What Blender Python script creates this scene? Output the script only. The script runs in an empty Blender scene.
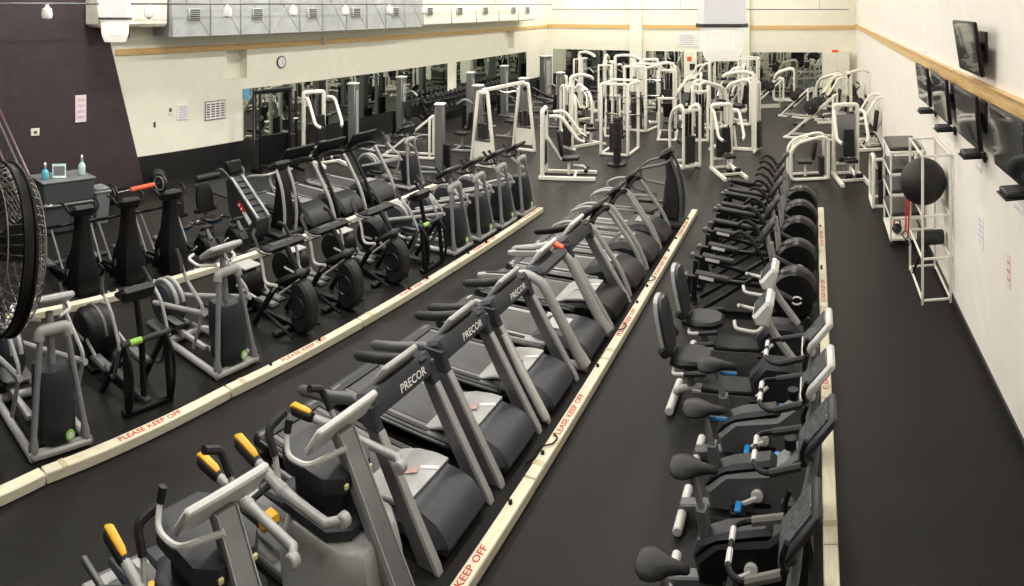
import bpy, bmesh, math, random
from mathutils import Vector, Matrix
random.seed(11)
S = bpy.context.scene
COL = S.collection
PI = math.pi

# ---------------------------------------------------------------- camera (a cylindrical panorama, as the photograph is)
FPX, XV, YH, H = 670.0, 815.0, 5.0, 4.2
cam = bpy.data.cameras.new('camera')
cam.type = 'PANO'
cam.panorama_type = 'CENTRAL_CYLINDRICAL'
cam.central_cylindrical_range_u_min = (0 - XV) / FPX
cam.central_cylindrical_range_u_max = (1024 - XV) / FPX
cam.central_cylindrical_range_v_min = -(586 - YH) / FPX
cam.central_cylindrical_range_v_max = YH / FPX
cam.central_cylindrical_radius = 1.0
cam.clip_start = 0.05; cam.clip_end = 200
cam_o = bpy.data.objects.new('camera', cam); COL.objects.link(cam_o)
cam_o.location = (0, 0, H); cam_o.rotation_euler = (PI / 2, 0, 0)
S.camera = cam_o

# ---------------------------------------------------------------- view, world, lamps
S.view_settings.view_transform = 'Standard'; S.view_settings.look = 'None'
S.view_settings.gamma = 1.0; S.view_settings.use_curve_mapping = False
S.view_settings.exposure = 0.12
S.cycles.use_denoising = True
S.cycles.max_bounces = 8; S.cycles.diffuse_bounces = 4; S.cycles.glossy_bounces = 4
W = bpy.data.worlds.new('world'); S.world = W; W.use_nodes = True
W.node_tree.nodes['Background'].inputs[0].default_value = (0.9, 0.95, 1.0, 1)
W.node_tree.nodes['Background'].inputs[1].default_value = 0.3
LAMP_POWER = 125.0
LAMP_ROW = (1.55, 1.25, 0.88, 0.68)   # per-row power weights, set to brighten the left side and dim the right
LAMP_COLOR = (1.0, 0.965, 0.90)
LAMP_XS = (-11.2, -7.6, -4.0, -0.6)
LAMP_YS = (1.5, 6.5, 11.5, 16.5, 21.5, 26.5, 30.0)
LAMP_LINE = (1.0, 1.05, 1.05, 1.0, 0.9, 0.78, 0.66)
CEIL = 7.2

def floor_at(px, py, z=0.0):
    """The point at height z that the photograph shows at a pixel."""
    a = (px - XV) / FPX; d = FPX * (H - z) / (py - YH)
    return (d * math.sin(a), d * math.cos(a), z)
def wall_left_at(px, py, X):
    """The point of a wall x = X that the photograph shows at a pixel."""
    a = (px - XV) / FPX; d = X / math.sin(a)
    return (X, d * math.cos(a), H - (py - YH) * d / FPX)
def wall_back_at(px, py, Y):
    a = (px - XV) / FPX; d = Y / math.cos(a)
    return (d * math.sin(a), Y, H - (py - YH) * d / FPX)

# ---------------------------------------------------------------- materials
MATS = {}
def mat(name, col, rough=0.5, metal=0.0, var=0.12, scale=18.0, bump=0.0, bscale=None, spec=0.5, emit=None, col2=None, stretch=None, coat=0.0):
    m = bpy.data.materials.new(name); m.use_nodes = True
    nt = m.node_tree; b = nt.nodes['Principled BSDF']
    tc = nt.nodes.new('ShaderNodeTexCoord')
    mp = nt.nodes.new('ShaderNodeMapping')
    if stretch: mp.inputs['Scale'].default_value = stretch
    nt.links.new(tc.outputs['Object'], mp.inputs['Vector'])
    n = nt.nodes.new('ShaderNodeTexNoise'); n.inputs['Scale'].default_value = scale; n.inputs['Detail'].default_value = 4
    nt.links.new(mp.outputs['Vector'], n.inputs['Vector'])
    r = nt.nodes.new('ShaderNodeValToRGB')
    c2 = col2 if col2 else tuple(min(1, c * (1 + var)) for c in col)
    c1 = tuple(c * (1 - var) for c in col)
    r.color_ramp.elements[0].position = 0.3; r.color_ramp.elements[0].color = (*c1, 1)
    r.color_ramp.elements[1].position = 0.7; r.color_ramp.elements[1].color = (*c2, 1)
    nt.links.new(n.outputs['Fac'], r.inputs['Fac'])
    nt.links.new(r.outputs['Color'], b.inputs['Base Color'])
    b.inputs['Roughness'].default_value = rough; b.inputs['Metallic'].default_value = metal
    b.inputs['Specular IOR Level'].default_value = spec
    b.inputs['Coat Weight'].default_value = coat
    if bump:
        n2 = nt.nodes.new('ShaderNodeTexNoise'); n2.inputs['Scale'].default_value = bscale or scale * 4
        nt.links.new(mp.outputs['Vector'], n2.inputs['Vector'])
        bp = nt.nodes.new('ShaderNodeBump'); bp.inputs['Strength'].default_value = bump; bp.inputs['Distance'].default_value = 0.01
        nt.links.new(n2.outputs['Fac'], bp.inputs['Height']); nt.links.new(bp.outputs['Normal'], b.inputs['Normal'])
    if emit:
        b.inputs['Emission Color'].default_value = (*emit[0], 1); b.inputs['Emission Strength'].default_value = emit[1]
    MATS[name] = m
    return m
mat('floor_rubber', (0.0135, 0.0127, 0.0118), 0.40, var=0.4, scale=60, bump=0.25, bscale=250, spec=0.12)
mat('wall_cream', (0.79, 0.775, 0.66), 0.75, var=0.03, scale=3, bump=0.05, bscale=60)
mat('wall_white', (0.80, 0.76, 0.70), 0.75, var=0.03, scale=3, bump=0.05, bscale=60)
mat('wall_brown', (0.040, 0.026, 0.030), 0.8, var=0.15, scale=5, bump=0.15, bscale=40)
mat('wall_dark', (0.02, 0.017, 0.016), 0.8)
mat('wainscot_black', (0.010, 0.010, 0.010), 0.5)
mat('trim_wood', (0.66, 0.43, 0.18), 0.5, var=0.18, scale=6, stretch=(8, 0.5, 8))
mat('ceiling_paint', (0.75, 0.72, 0.62), 0.8)
mat('mirror_glass', (0.50, 0.54, 0.50), 0.015, metal=1.0, var=0.02)
mat('duct_metal', (0.42, 0.44, 0.45), 0.42, metal=0.35, var=0.10, scale=3)
mat('duct_wrap', (0.78, 0.74, 0.63), 0.7, var=0.12, scale=6, bump=0.5, bscale=8)
mat('vent_dark', (0.10, 0.10, 0.095), 0.6)
mat('white_paint', (0.80, 0.77, 0.69), 0.35, var=0.05, scale=8)
mat('cream_plastic', (0.72, 0.68, 0.58), 0.45, var=0.05)
mat('silver_paint', (0.25, 0.255, 0.26), 0.38, metal=0.35, var=0.06)
mat('light_grey', (0.36, 0.36, 0.355), 0.4, metal=0.1, var=0.06)
mat('pale_grey', (0.60, 0.60, 0.58), 0.4, var=0.05)
mat('mid_grey', (0.105, 0.107, 0.11), 0.42, metal=0.2, var=0.08)
mat('tower_grey', (0.16, 0.165, 0.16), 0.45, metal=0.3, var=0.10)
mat('dark_grey', (0.026, 0.027, 0.029), 0.48, var=0.12, spec=0.35)
mat('navy_shroud', (0.014, 0.0155, 0.022), 0.5, var=0.15, scale=40)
mat('slate_plastic', (0.027, 0.029, 0.039), 0.45, var=0.12)
mat('black_plastic', (0.006, 0.006, 0.0065), 0.42, var=0.2, spec=0.24)
mat('black_gloss', (0.006, 0.006, 0.007), 0.34, var=0.2)
mat('black_rubber', (0.008, 0.008, 0.008), 0.6, var=0.25, scale=60, bump=0.2, bscale=200)
mat('belt_rubber', (0.030, 0.030, 0.031), 0.5, var=0.2, scale=30)
mat('vinyl_black', (0.009, 0.009, 0.010), 0.42, spec=0.3, var=0.2, bump=0.2, bscale=120)
mat('chrome', (0.62, 0.62, 0.60), 0.18, metal=1.0, var=0.05)
mat('iron_plate', (0.016, 0.016, 0.017), 0.5, var=0.2)
mat('beam_cream', (0.68, 0.63, 0.48), 0.6, var=0.09, scale=5, bump=0.15, bscale=50, stretch=(6, 1, 6))
mat('red_ink', (0.50, 0.035, 0.025), 0.6, var=0.15)
mat('red_logo', (0.55, 0.02, 0.02), 0.5)
mat('white_ink', (0.85, 0.85, 0.82), 0.6)
mat('yellow_plastic', (0.80, 0.42, 0.010), 0.4, var=0.05)
mat('blue_plastic', (0.015, 0.22, 0.55), 0.4)
mat('green_sticker', (0.30, 0.60, 0.10), 0.5)
mat('orange_plastic', (0.72, 0.10, 0.035), 0.45)
mat('bottle_blue', (0.10, 0.45, 0.60), 0.2)
mat('bottle_clear', (0.55, 0.70, 0.66), 0.2)
mat('paper', (0.78, 0.75, 0.76), 0.8, var=0.03)
mat('paper_pink', (0.75, 0.62, 0.62), 0.8, var=0.05)
mat('ink', (0.03, 0.03, 0.035), 0.7)
mat('lilac_ink', (0.52, 0.47, 0.60), 0.7)
mat('tape_blue', (0.12, 0.40, 0.62), 0.6)
mat('screen', (0.012, 0.014, 0.016), 0.08, var=0.3, scale=5, coat=1.0)
mat('lcd', (0.06, 0.065, 0.07), 0.2, var=0.4, scale=25)
mat('wood_grey', (0.10, 0.095, 0.085), 0.6, var=0.2, scale=8, stretch=(1, 8, 1))
mat('cabinet_grey', (0.055, 0.066, 0.066), 0.5, var=0.08)
mat('cabinet_top', (0.14, 0.15, 0.15), 0.4, var=0.08)
mat('bin_grey', (0.17, 0.18, 0.19), 0.5)
mat('rail_maroon', (0.085, 0.045, 0.042), 0.4, var=0.1)
mat('red_strap', (0.60, 0.04, 0.03), 0.6)
mat('yellow_ball', (0.62, 0.58, 0.28), 0.5)
mat('decal_pink', (0.62, 0.40, 0.36), 0.5, var=0.15)
mat('lamp_glow', (0.9, 0.9, 0.85), 0.5, emit=((1, 0.93, 0.8), 6.0))
mat('grille_wire', (0.20, 0.195, 0.18), 0.4, metal=0.6)
mat('lamp_refractor', (0.75, 0.73, 0.66), 0.4, var=0.02, emit=((1, 0.95, 0.84), 0.55))
mat('shell_added_glow', (0.72, 0.71, 0.70), 0.4, var=0.02, emit=((1, 0.97, 0.95), 0.38))  # emission added so the ballast boxes look white instead of grey
mat('barrier_tape', (0.52, 0.45, 0.28), 0.6)
mat('housing_white', (0.72, 0.71, 0.68), 0.45, var=0.03)

# ---------------------------------------------------------------- mesh helpers
def fillet(pts, rad, k=4):
    """Round the corners of a polyline."""
    pts = [Vector(p) for p in pts]
    out = [pts[0]]
    for a, b, c in zip(pts, pts[1:], pts[2:]):
        u = (a - b); v = (c - b); r = min(rad, u.length * .49, v.length * .49)
        p0 = b + u.normalized() * r; p1 = b + v.normalized() * r
        for i in range(k + 1):
            t = i / k
            out.append(p0 * (1 - t) ** 2 + b * 2 * t * (1 - t) + p1 * t * t)
    out.append(pts[-1])
    return out
class MB:
    def __init__(s): s.v = []; s.f = []
    def add(s, vs, fs, M=None):
        o = len(s.v)
        s.v += [tuple(M @ Vector(p)) if M else tuple(p) for p in vs]
        s.f += [tuple(i + o for i in f) for f in fs]
        return s
    def box(s, c, d, r=0.008, rot=None):
        hx, hy, hz = (q / 2 for q in d); r = min(r, hx * .6, hy * .6, hz * .6)
        M = Matrix.Translation(c)
        if rot: M = M @ Matrix.Rotation(rot[2], 4, 'Z') @ Matrix.Rotation(rot[1], 4, 'Y') @ Matrix.Rotation(rot[0], 4, 'X')
        if r <= 0:
            vs = [(x, y, z) for x in (-hx, hx) for y in (-hy, hy) for z in (-hz, hz)]
            return s.add(vs, [(0, 1, 3, 2), (4, 6, 7, 5), (0, 4, 5, 1), (2, 3, 7, 6), (0, 2, 6, 4), (1, 5, 7, 3)], M)
        vs = []; ix = {}
        for sx in (-1, 1):
            for sy in (-1, 1):
                for sz in (-1, 1):
                    for a in range(3):
                        q = [sx * (hx - r), sy * (hy - r), sz * (hz - r)]
                        q[a] = (sx, sy, sz)[a] * (hx, hy, hz)[a]
                        ix[(sx, sy, sz, a)] = len(vs); vs.append(q)
        fs = []
        for a in range(3):
            b, c2 = (a + 1) % 3, (a + 2) % 3
            for sg in (-1, 1):
                q = []
                for u, w in ((-1, -1), (1, -1), (1, 1), (-1, 1)):
                    k = [0, 0, 0]; k[a] = sg; k[b] = u; k[c2] = w
                    q.append(ix[(*k, a)])
                fs.append(tuple(q))
            for u in (-1, 1):
                for w in (-1, 1):
                    k0 = [0, 0, 0]; k0[a] = -1; k0[b] = u; k0[c2] = w
                    k1 = list(k0); k1[a] = 1
                    fs.append((ix[(*k0, b)], ix[(*k1, b)], ix[(*k1, c2)], ix[(*k0, c2)]))
        for sx in (-1, 1):
            for sy in (-1, 1):
                for sz in (-1, 1):
                    fs.append(tuple(ix[(sx, sy, sz, a)] for a in range(3)))
        return s.add(vs, fs, M)
    def loft(s, rings, caps=True, closed=False):
        n = len(rings[0]); vs = [p for r in rings for p in r]; fs = []
        m = len(rings)
        for i in range(m if closed else m - 1):
            j = (i + 1) % m
            for k in range(n):
                l = (k + 1) % n
                fs.append((i * n + k, i * n + l, j * n + l, j * n + k))
        if caps and not closed:
            fs.append(tuple(range(n))); fs.append(tuple((m - 1) * n + k for k in range(n)))
        return s.add(vs, fs)
    def tube(s, pts, r, n=8, bend=0.0, closed=False, flat=1.0, k=4):
        pts = [Vector(p) for p in pts]
        if bend: pts = fillet(pts, bend, k)
        rs = r if isinstance(r, (list, tuple)) else [r] * len(pts)
        m = len(pts); rings = []; up = None
        for i in range(m):
            a = pts[(i - 1) % m] if (closed or i > 0) else pts[i]
            b = pts[(i + 1) % m] if (closed or i < m - 1) else pts[i]
            t = (b - a).normalized()
            if up is None:
                up = Vector((0, 0, 1)) if abs(t.z) < .9 else Vector((0, 1, 0))
            up = (up - t * up.dot(t))
            if up.length < 1e-5: up = t.orthogonal()
            up.normalize()
            w = t.cross(up)
            q = rs[min(i, len(rs) - 1)]
            rings.append([tuple(pts[i] + up * (math.cos(2 * PI * k_ / n + PI / n) * q * flat) + w * (math.sin(2 * PI * k_ / n + PI / n) * q)) for k_ in range(n)])
        return s.loft(rings, closed=closed)
    def bar(s, p0, p1, w, h, r=0.006):
        """A box-section bar from p0 to p1, w wide across, h tall."""
        p0 = Vector(p0); p1 = Vector(p1); t = p1 - p0; L = t.length; t.normalize()
        up = Vector((0, 0, 1)) if abs(t.z) < .95 else Vector((1, 0, 0))
        y = up.cross(t).normalized(); z = t.cross(y)
        M = Matrix(((t.x, y.x, z.x, 0), (t.y, y.y, z.y, 0), (t.z, y.z, z.z, 0), (0, 0, 0, 1)))
        M = Matrix.Translation((p0 + p1) / 2) @ M
        b = MB().box((0, 0, 0), (L, w, h), r)
        return s.add(b.v, b.f, M)
    def cyl(s, p0, p1, r0, r1=None, n=16, ch=0.0):
        p0 = Vector(p0); p1 = Vector(p1); r1 = r0 if r1 is None else r1
        if ch:
            t = (p1 - p0).normalized()
            return s.tube([p0, p0 + t * ch, p1 - t * ch, p1], [r0 - ch, r0, r1, r1 - ch], n)
        return s.tube([p0, p1], [r0, r1], n)
    def prism(s, poly, a0, a1, axis='y', ch=0.0):
        """A polygon (in xz for axis y, xy for z, yz for x) pushed from a0 to a1, with chamfered ends."""
        P = [Vector((p[0], p[1], 0)) for p in poly]; n = len(P)
        area = sum(P[i].x * P[(i + 1) % n].y - P[(i + 1) % n].x * P[i].y for i in range(n))
        def inset(d):
            out = []
            for i in range(n):
                e0 = (P[i] - P[i - 1]).normalized(); e1 = (P[(i + 1) % n] - P[i]).normalized()
                sg = 1 if area > 0 else -1
                n0 = Vector((-e0.y, e0.x, 0)) * sg; n1 = Vector((-e1.y, e1.x, 0)) * sg
                q = (n0 + n1); l = q.length
                q = q.normalized() * (d / max(.45, l / 2)) if l > 1e-6 else n0 * d
                out.append(P[i] + q)
            return out
        def put(Q, a):
            if axis == 'y': return [(p.x, a, p.y) for p in Q]
            if axis == 'z': return [(p.x, p.y, a) for p in Q]
            return [(a, p.x, p.y) for p in Q]
        if ch:
            sg = 1 if a1 > a0 else -1
            I = inset(ch)
            return s.loft([put(I, a0), put(P, a0 + sg * ch), put(P, a1 - sg * ch), put(I, a1)])
        return s.loft([put(P, a0), put(P, a1)])
    def lathe(s, prof, c=(0, 0, 0), axis='z', n=20):
        """Profile of (radius, height) turned about an axis through c."""
        rings = []
        for r, h in prof:
            ring = []
            for k in range(n):
                a = 2 * PI * k / n; x, y = math.cos(a) * max(r, 1e-4), math.sin(a) * max(r, 1e-4)
                p = (x, y, h) if axis == 'z' else ((x, h, y) if axis == 'y' else (h, x, y))
                ring.append(tuple(Vector(p) + Vector(c)))
            rings.append(ring)
        return s.loft(rings)
    def ball(s, c, r, n=12, m=8, M=None):
        rx, ry, rz = r if isinstance(r, (list, tuple)) else (r, r, r)
        rings = []
        for i in range(m + 1):
            a = PI * i / m; q = max(math.sin(a), 1e-3)
            rings.append([(c[0] + rx * q * math.cos(2 * PI * k / n), c[1] + ry * q * math.sin(2 * PI * k / n), c[2] - rz * math.cos(a)) for k in range(n)])
        return s.loft(rings)
    def torus(s, c, R, r, axis='y', n=24, k=6, arc=None, sc=(1, 1)):
        a0, a1 = arc or (0, 2 * PI)
        cnt = n if arc is None else n + 1
        pts = []
        for i in range(cnt):
            a = a0 + (a1 - a0) * i / n
            x, y = R * math.cos(a) * sc[0], R * math.sin(a) * sc[1]
            p = (x, 0, y) if axis == 'y' else ((x, y, 0) if axis == 'z' else (0, x, y))
            pts.append(Vector(p) + Vector(c))
        return s.tube(pts, r, k, closed=arc is None)
    def put(s, name, material, parent=None, label=None, smooth=40):
        me = bpy.data.meshes.new(name); me.from_pydata(s.v, [], s.f); me.update()
        bm = bmesh.new(); bm.from_mesh(me); bmesh.ops.recalc_face_normals(bm, faces=bm.faces); bm.to_mesh(me); bm.free()
        me.materials.append(MATS[material])
        for p in me.polygons: p.use_smooth = True
        me.set_sharp_from_angle(angle=math.radians(smooth))
        o = bpy.data.objects.new(name, me); COL.objects.link(o)
        if parent: o.parent = parent
        if label: o['label'] = label
        return o
def tag(o, label, cat, group=None, kind=None):
    if label: o['label'] = label
    if cat: o['category'] = cat
    if group: o['group'] = group
    if kind: o['kind'] = kind
    return o
def thing(name, label, cat, loc=(0, 0, 0), rz=0.0, group=None):
    o = bpy.data.objects.new(name, None); COL.objects.link(o)
    o.empty_display_size = 0.2; o.location = loc; o.rotation_euler = (0, 0, rz)
    return tag(o, label, cat, group)
def dup(o, parent=None, loc=None, rz=None, label=None, group=None, scale=None):
    c = o.copy(); COL.objects.link(c)
    if parent: c.parent = parent
    if loc: c.location = loc
    if rz is not None: c.rotation_euler = (0, 0, rz)
    if label: c['label'] = label
    if group: c['group'] = group
    if scale: c.scale = scale
    for ch in o.children: dup(ch, c)
    return c
def place(proto, used, loc, rz, label, group, scale=None):
    """The first use moves the built thing itself, later ones copy it."""
    if proto.name in used: return dup(proto, None, loc, rz, label, group, scale)
    used.add(proto.name)
    proto.location = loc; proto.rotation_euler = (0, 0, rz); tag(proto, label, None, group)
    if scale: proto.scale = scale
    return proto
USED = set()
def struct(name, mb, material, parent=None, smooth=30):
    o = mb.put(name, material, parent, smooth=smooth)
    o['kind'] = 'structure'
    return o
TEXTS = {}
def lettering(words, size, material, parent, loc, rot, name='lettering', depth=0.0008, stretch=1.0):
    """Flat raised letters, one mesh per word; returns the width used."""
    key = (words, size, depth)
    if key not in TEXTS:
        cu = bpy.data.curves.new(name, 'FONT'); cu.body = words; cu.size = size; cu.extrude = depth
        cu.align_y = 'CENTER'; cu.resolution_u = 2; cu.offset = size * 0.012
        t = bpy.data.objects.new(name, cu); COL.objects.link(t)
        me = bpy.data.meshes.new_from_object(t.evaluated_get(bpy.context.evaluated_depsgraph_get()))
        bpy.data.objects.remove(t); bpy.data.curves.remove(cu)
        me.materials.clear(); me.materials.append(MATS[material]); TEXTS[key] = me
    me = TEXTS[key]
    o = bpy.data.objects.new(name, me); COL.objects.link(o)
    if parent: o.parent = parent
    o.location = loc; o.rotation_euler = rot; o.scale = (stretch, 1, 1)
    return max(v.co.x for v in me.vertices) * stretch
# ================================================================ THE ROOM
XL, XR, YF, YB = -13.3, 1.94, -4.0, 31.5
WZ = 0.64                       # top of the black wainscot on the left wall
m = MB().box(((XL + XR) / 2, (YF + YB) / 2, -0.1), (XR - XL + .6, YB - YF + .6, 0.2), 0)
struct('floor', m, 'floor_rubber')
m = MB().box(((XL + XR) / 2, (YF + YB) / 2, CEIL + .1), (XR - XL + .6, YB - YF + .6, 0.2), 0)
struct('ceiling', m, 'ceiling_paint')
# left wall with its two square niches under the wooden rail
def ywall(px, X): return X / math.tan((px - XV) / FPX)
n1 = (ywall(227, XL), ywall(247, XL)); n2 = (ywall(505, XL), ywall(514, XL)); nz = (2.26, 3.05)
m = MB()
def lw(y0, y1, z0, z1, x0=XL - .3, x1=XL): m.box(((x0 + x1) / 2, (y0 + y1) / 2, (z0 + z1) / 2), (x1 - x0, y1 - y0, z1 - z0), 0)
lw(YF, YB, nz[1], CEIL); lw(YF, YB, 0, nz[0])
lw(YF, n1[0], *nz); lw(n1[1], n2[0], *nz); lw(n2[1], YB, *nz)
lw(n1[0], n1[1], *nz, x0=XL - .35, x1=XL - .3); lw(n2[0], n2[1], *nz, x0=XL - .35, x1=XL - .3)
wl = struct('wall_left', m, 'wall_cream')
m = MB().box((XR + .15, (YF + YB) / 2, CEIL / 2), (.3, YB - YF, CEIL), 0); wr = struct('wall_right', m, 'wall_white')
m = MB().box(((XL + XR) / 2, YB + .15, CEIL / 2), (XR - XL + .6, .3, CEIL), 0); wb = struct('wall_back', m, 'wall_cream')
m = MB().box(((XL + XR) / 2, YF - .15, CEIL / 2), (XR - XL + .6, .3, CEIL), 0); struct('wall_front', m, 'wall_dark')
# brown-painted accent wall with the slanting edge
e0 = wall_left_at(99, 0, XL); e1 = wall_left_at(142, 180, XL)
dz = (e0[1] - e1[1]) / (e0[2] - e1[2])
m = MB().prism([(YF, 0), (e1[1] - dz * e1[2], 0), (e1[1] + dz * (CEIL - e1[2]), CEIL), (YF, CEIL)], XL, XL + .05, axis='x')
struct('wall_accent', m, 'wall_brown')
# black wainscot, baseboards, wooden rails
def ybase(z): return e1[1] + dz * (z - e1[2])
m = MB().box((XL + .012, (ybase(.64) + YB) / 2 - .03, WZ / 2), (.024, YB - ybase(.64) - .06, WZ), .003)
struct('baseboard_left', m, 'wainscot_black')
m = MB().box((XR - .012, (YF + YB) / 2, .055), (.024, YB - YF - .1, .11), .003); struct('baseboard_right', m, 'wainscot_black')
m = MB().box(((XL + XR) / 2, YB - .012, .06), (XR - XL - .1, .024, .12), .003); struct('baseboard_back', m, 'wainscot_black')
m = MB().box((XL + .02, (ybase(3.1) + YB) / 2 + .05, 3.11), (.04, YB - ybase(3.1) - .1, .15), .006); struct('trim_1', m, 'trim_wood')
m = MB().box(((XL + XR) / 2, YB - .02, 3.14), (XR - XL - .1, .04, .2), .006); struct('trim_2', m, 'trim_wood')
m = MB().box((XR - .02, (YF + YB) / 2, 3.21), (.04, YB - YF - .1, .19), .006)
m.box((XR - .035, (YF + YB) / 2, 3.30), (.07, YB - YF - .1, .02), .004); struct('trim_3', m, 'trim_wood')
# pilasters on the back wall
for i, (pa, pb) in enumerate(((631, 643), (742, 750))):
    a = wall_back_at(pa, 5, YB); b = wall_back_at(pb, 5, YB)
    m = MB().box(((a[0] + b[0]) / 2, YB - .12, CEIL / 2), (b[0] - a[0], .24, CEIL), .01)
    struct('trim_%d' % (4 + i), m, 'wall_cream')
# wall mirrors
t = thing('wall_mirror', 'long mirror of joined panels along the left cream wall', 'mirror', (XL, 0, 0))
for (pa, pb, cnt) in ((243, 447, 7), (456, 526, 5)):
    ya, yb = ywall(pa, XL), ywall(pb, XL)
    for k in range(cnt):
        y0 = ya + (yb - ya) * k / cnt; y1 = ya + (yb - ya) * (k + 1) / cnt
        MB().box((.02, (y0 + y1) / 2, (WZ + 1.99) / 2), (.016, y1 - y0 - .012, 1.99 - WZ), .003).put('mirror_panel', 'mirror_glass', t)
for lab, runs in (('dark wall mirror left of the first pilaster on the back wall', ((553, 631, 3),)),
                  ('wall mirror between the two pilasters on the back wall', ((646, 684, 2), (697, 741, 2))),
                  ('wide wall mirror at the right end of the back wall', ((751, 822, 4),))):
    t = thing('wall_mirror', lab, 'mirror', (0, YB, 0))
    for pa, pb, cnt in runs:
        xa, xb = wall_back_at(pa, 5, YB)[0], wall_back_at(pb, 5, YB)[0]
        for k in range(cnt):
            x0 = xa + (xb - xa) * k / cnt; x1 = xa + (xb - xa) * (k + 1) / cnt
            MB().box(((x0 + x1) / 2, -.01, 1.06), (x1 - x0 - .012, .016, 1.84), .003).put('mirror_panel', 'mirror_glass', t)
m = MB(); q = wall_left_at(246, 94, XL)
tag(m.box((XL + .035, q[1], q[2]), (.012, .22, .28), .002).put('blue_tape_card', 'tape_blue'), 'light blue card stuck on the top corner of the left mirror', 'sign')

# ---------------------------------------------------------------- air duct along the left wall
DX = -12.5; dz0, dz1 = 3.46, 4.75
duct = thing('air_duct', 'boxy sheet metal air duct with square vents above the left wooden rail', 'duct', (XL, 0, dz0))
seams = [172, 211, 241, 270, 300, 323, 347, 367, 386, 405, 423]
for k in range(len(seams) - 1):
    y0, y1 = ywall(seams[k], DX), ywall(seams[k + 1], DX)
    p = MB().box(((DX - XL) / 2, (y0 + y1) / 2, (dz1 - dz0) / 2), (DX - XL, y1 - y0 - .015, dz1 - dz0), .012).put('duct_panel', 'duct_metal', duct)
    # cross-broken sheet: shallow raised diagonals on the face
    mm = MB()
    for s_ in (-1, 1):
        mm.bar((DX - XL + .004, (y0 + y1) / 2 - (y1 - y0) * .46, (dz1 - dz0) * (.5 - s_ * .47)), (DX - XL + .004, (y0 + y1) / 2 + (y1 - y0) * .46, (dz1 - dz0) * (.5 + s_ * .47)), .012, .012, .003)
    mm.put('crease', 'duct_metal', p)
    if k:
        MB().box((DX - XL + .012, y0, (dz1 - dz0) / 2), (.03, .035, dz1 - dz0), .006).put('seam_flange', 'duct_metal', duct)
wy0, wy1 = ywall(423, DX), ywall(536, DX)
for k in range(5):
    y0, y1 = wy0 + (wy1 - wy0) * k / 5, wy0 + (wy1 - wy0) * (k + 1) / 5
    MB().box(((DX - XL) / 2, (y0 + y1) / 2, (dz1 - dz0) / 2 + .03), (DX - XL, y1 - y0 - .01, dz1 - dz0 - .02), .05).put('wrapped_duct_panel', 'duct_wrap', duct, 'cream wrapped duct section')
y0, y1 = ywall(100, DX), ywall(171, DX)
MB().box(((DX - XL) / 2, (y0 + y1) / 2, .62), (DX - XL - .1, y1 - y0 - .02, .75), .08).put('wrapped_duct_panel', 'duct_wrap', duct, 'cream wrapped duct section')
MB().cyl((.3, ywall(142, DX), -.02), (.3, ywall(142, DX), .3), .05).put('drop_pipe', 'duct_metal', duct)
for px in (194, 257, 312, 356, 395, 429, 459, 485, 513, 527):
    yv = ywall(px, DX); hz = 3.98 - dz0
    v = MB().box((DX - XL + .02, yv, hz), (.05, .42 if px > 300 else .34, .27), .01).put('vent', 'duct_metal', duct)
    mm = MB()
    for j in range(5): mm.box((DX - XL + .047, yv, hz - .1 + j * .05), (.012, .28, .034), .003, rot=(0, .4, 0))
    mm.put('louver', 'vent_dark', v)
# conduits and the small white fixtures on them
c1 = thing('ceiling_conduit', 'thin grey conduit running at eye height along the left duct', 'conduit', (-12.0, 3, 4.225))
MB().cyl((0, 0, 0), (0, 26, 0), .022, n=8).put('pipe', 'mid_grey', c1)
for k in range(6): MB().cyl((0, 1 + k * 4.8, 0), (0, 1 + k * 4.8, CEIL - 4.225), .008, n=6).put('hanger_rod', 'mid_grey', c1)
c2 = thing('ceiling_conduit', 'thin grey conduit crossing the room in front of the back wall', 'conduit', (0, 29.5, 3.98))
MB().cyl((-12.2, 0, .02), (1.5, 0, .02), .022, n=8).put('pipe', 'mid_grey', c2)
for x in (-10, -6, -4.4, 0.2): MB().cyl((x, 0, 0), (x, 0, CEIL - 3.98), .008, n=6).put('hanger_rod', 'mid_grey', c2)
def pod(px, lab):
    a = (px - XV) / FPX; y = -12.0 / math.tan(a)
    t = thing('hanging_fixture', lab, 'fixture', (-12.0, y, 4.0), 0, 'small white fixtures on the left conduit')
    MB().lathe([(.03, .21), (.05, .16), (.10, .12), (.115, .02), (.10, -.06), (.03, -.07)], (0, 0, 0), n=14).put('housing', 'housing_white', t)
    MB().cyl((0, 0, .2), (0, 0, .225), .03, n=8).put('clamp', 'mid_grey', t)
    MB().lathe([(.055, -.06), (.05, -.085), (.02, -.1)], (0, 0, 0), n=12).put('lens', 'pale_grey', t)
for px, lab in ((47, 'small white hanging fixture in front of the brown wall'), (149, 'small white hanging fixture left of the first duct vent'),
                (227, 'small white hanging fixture between the first and second duct vents'), (293, 'small white hanging fixture between the second and third duct vents'),
                (345, 'small white hanging fixture just left of the fourth duct vent'), (389, 'small white hanging fixture beside the fifth duct vent'),
                (424, 'small white hanging fixture where the duct turns cream')):
    pod(px, lab)
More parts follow.
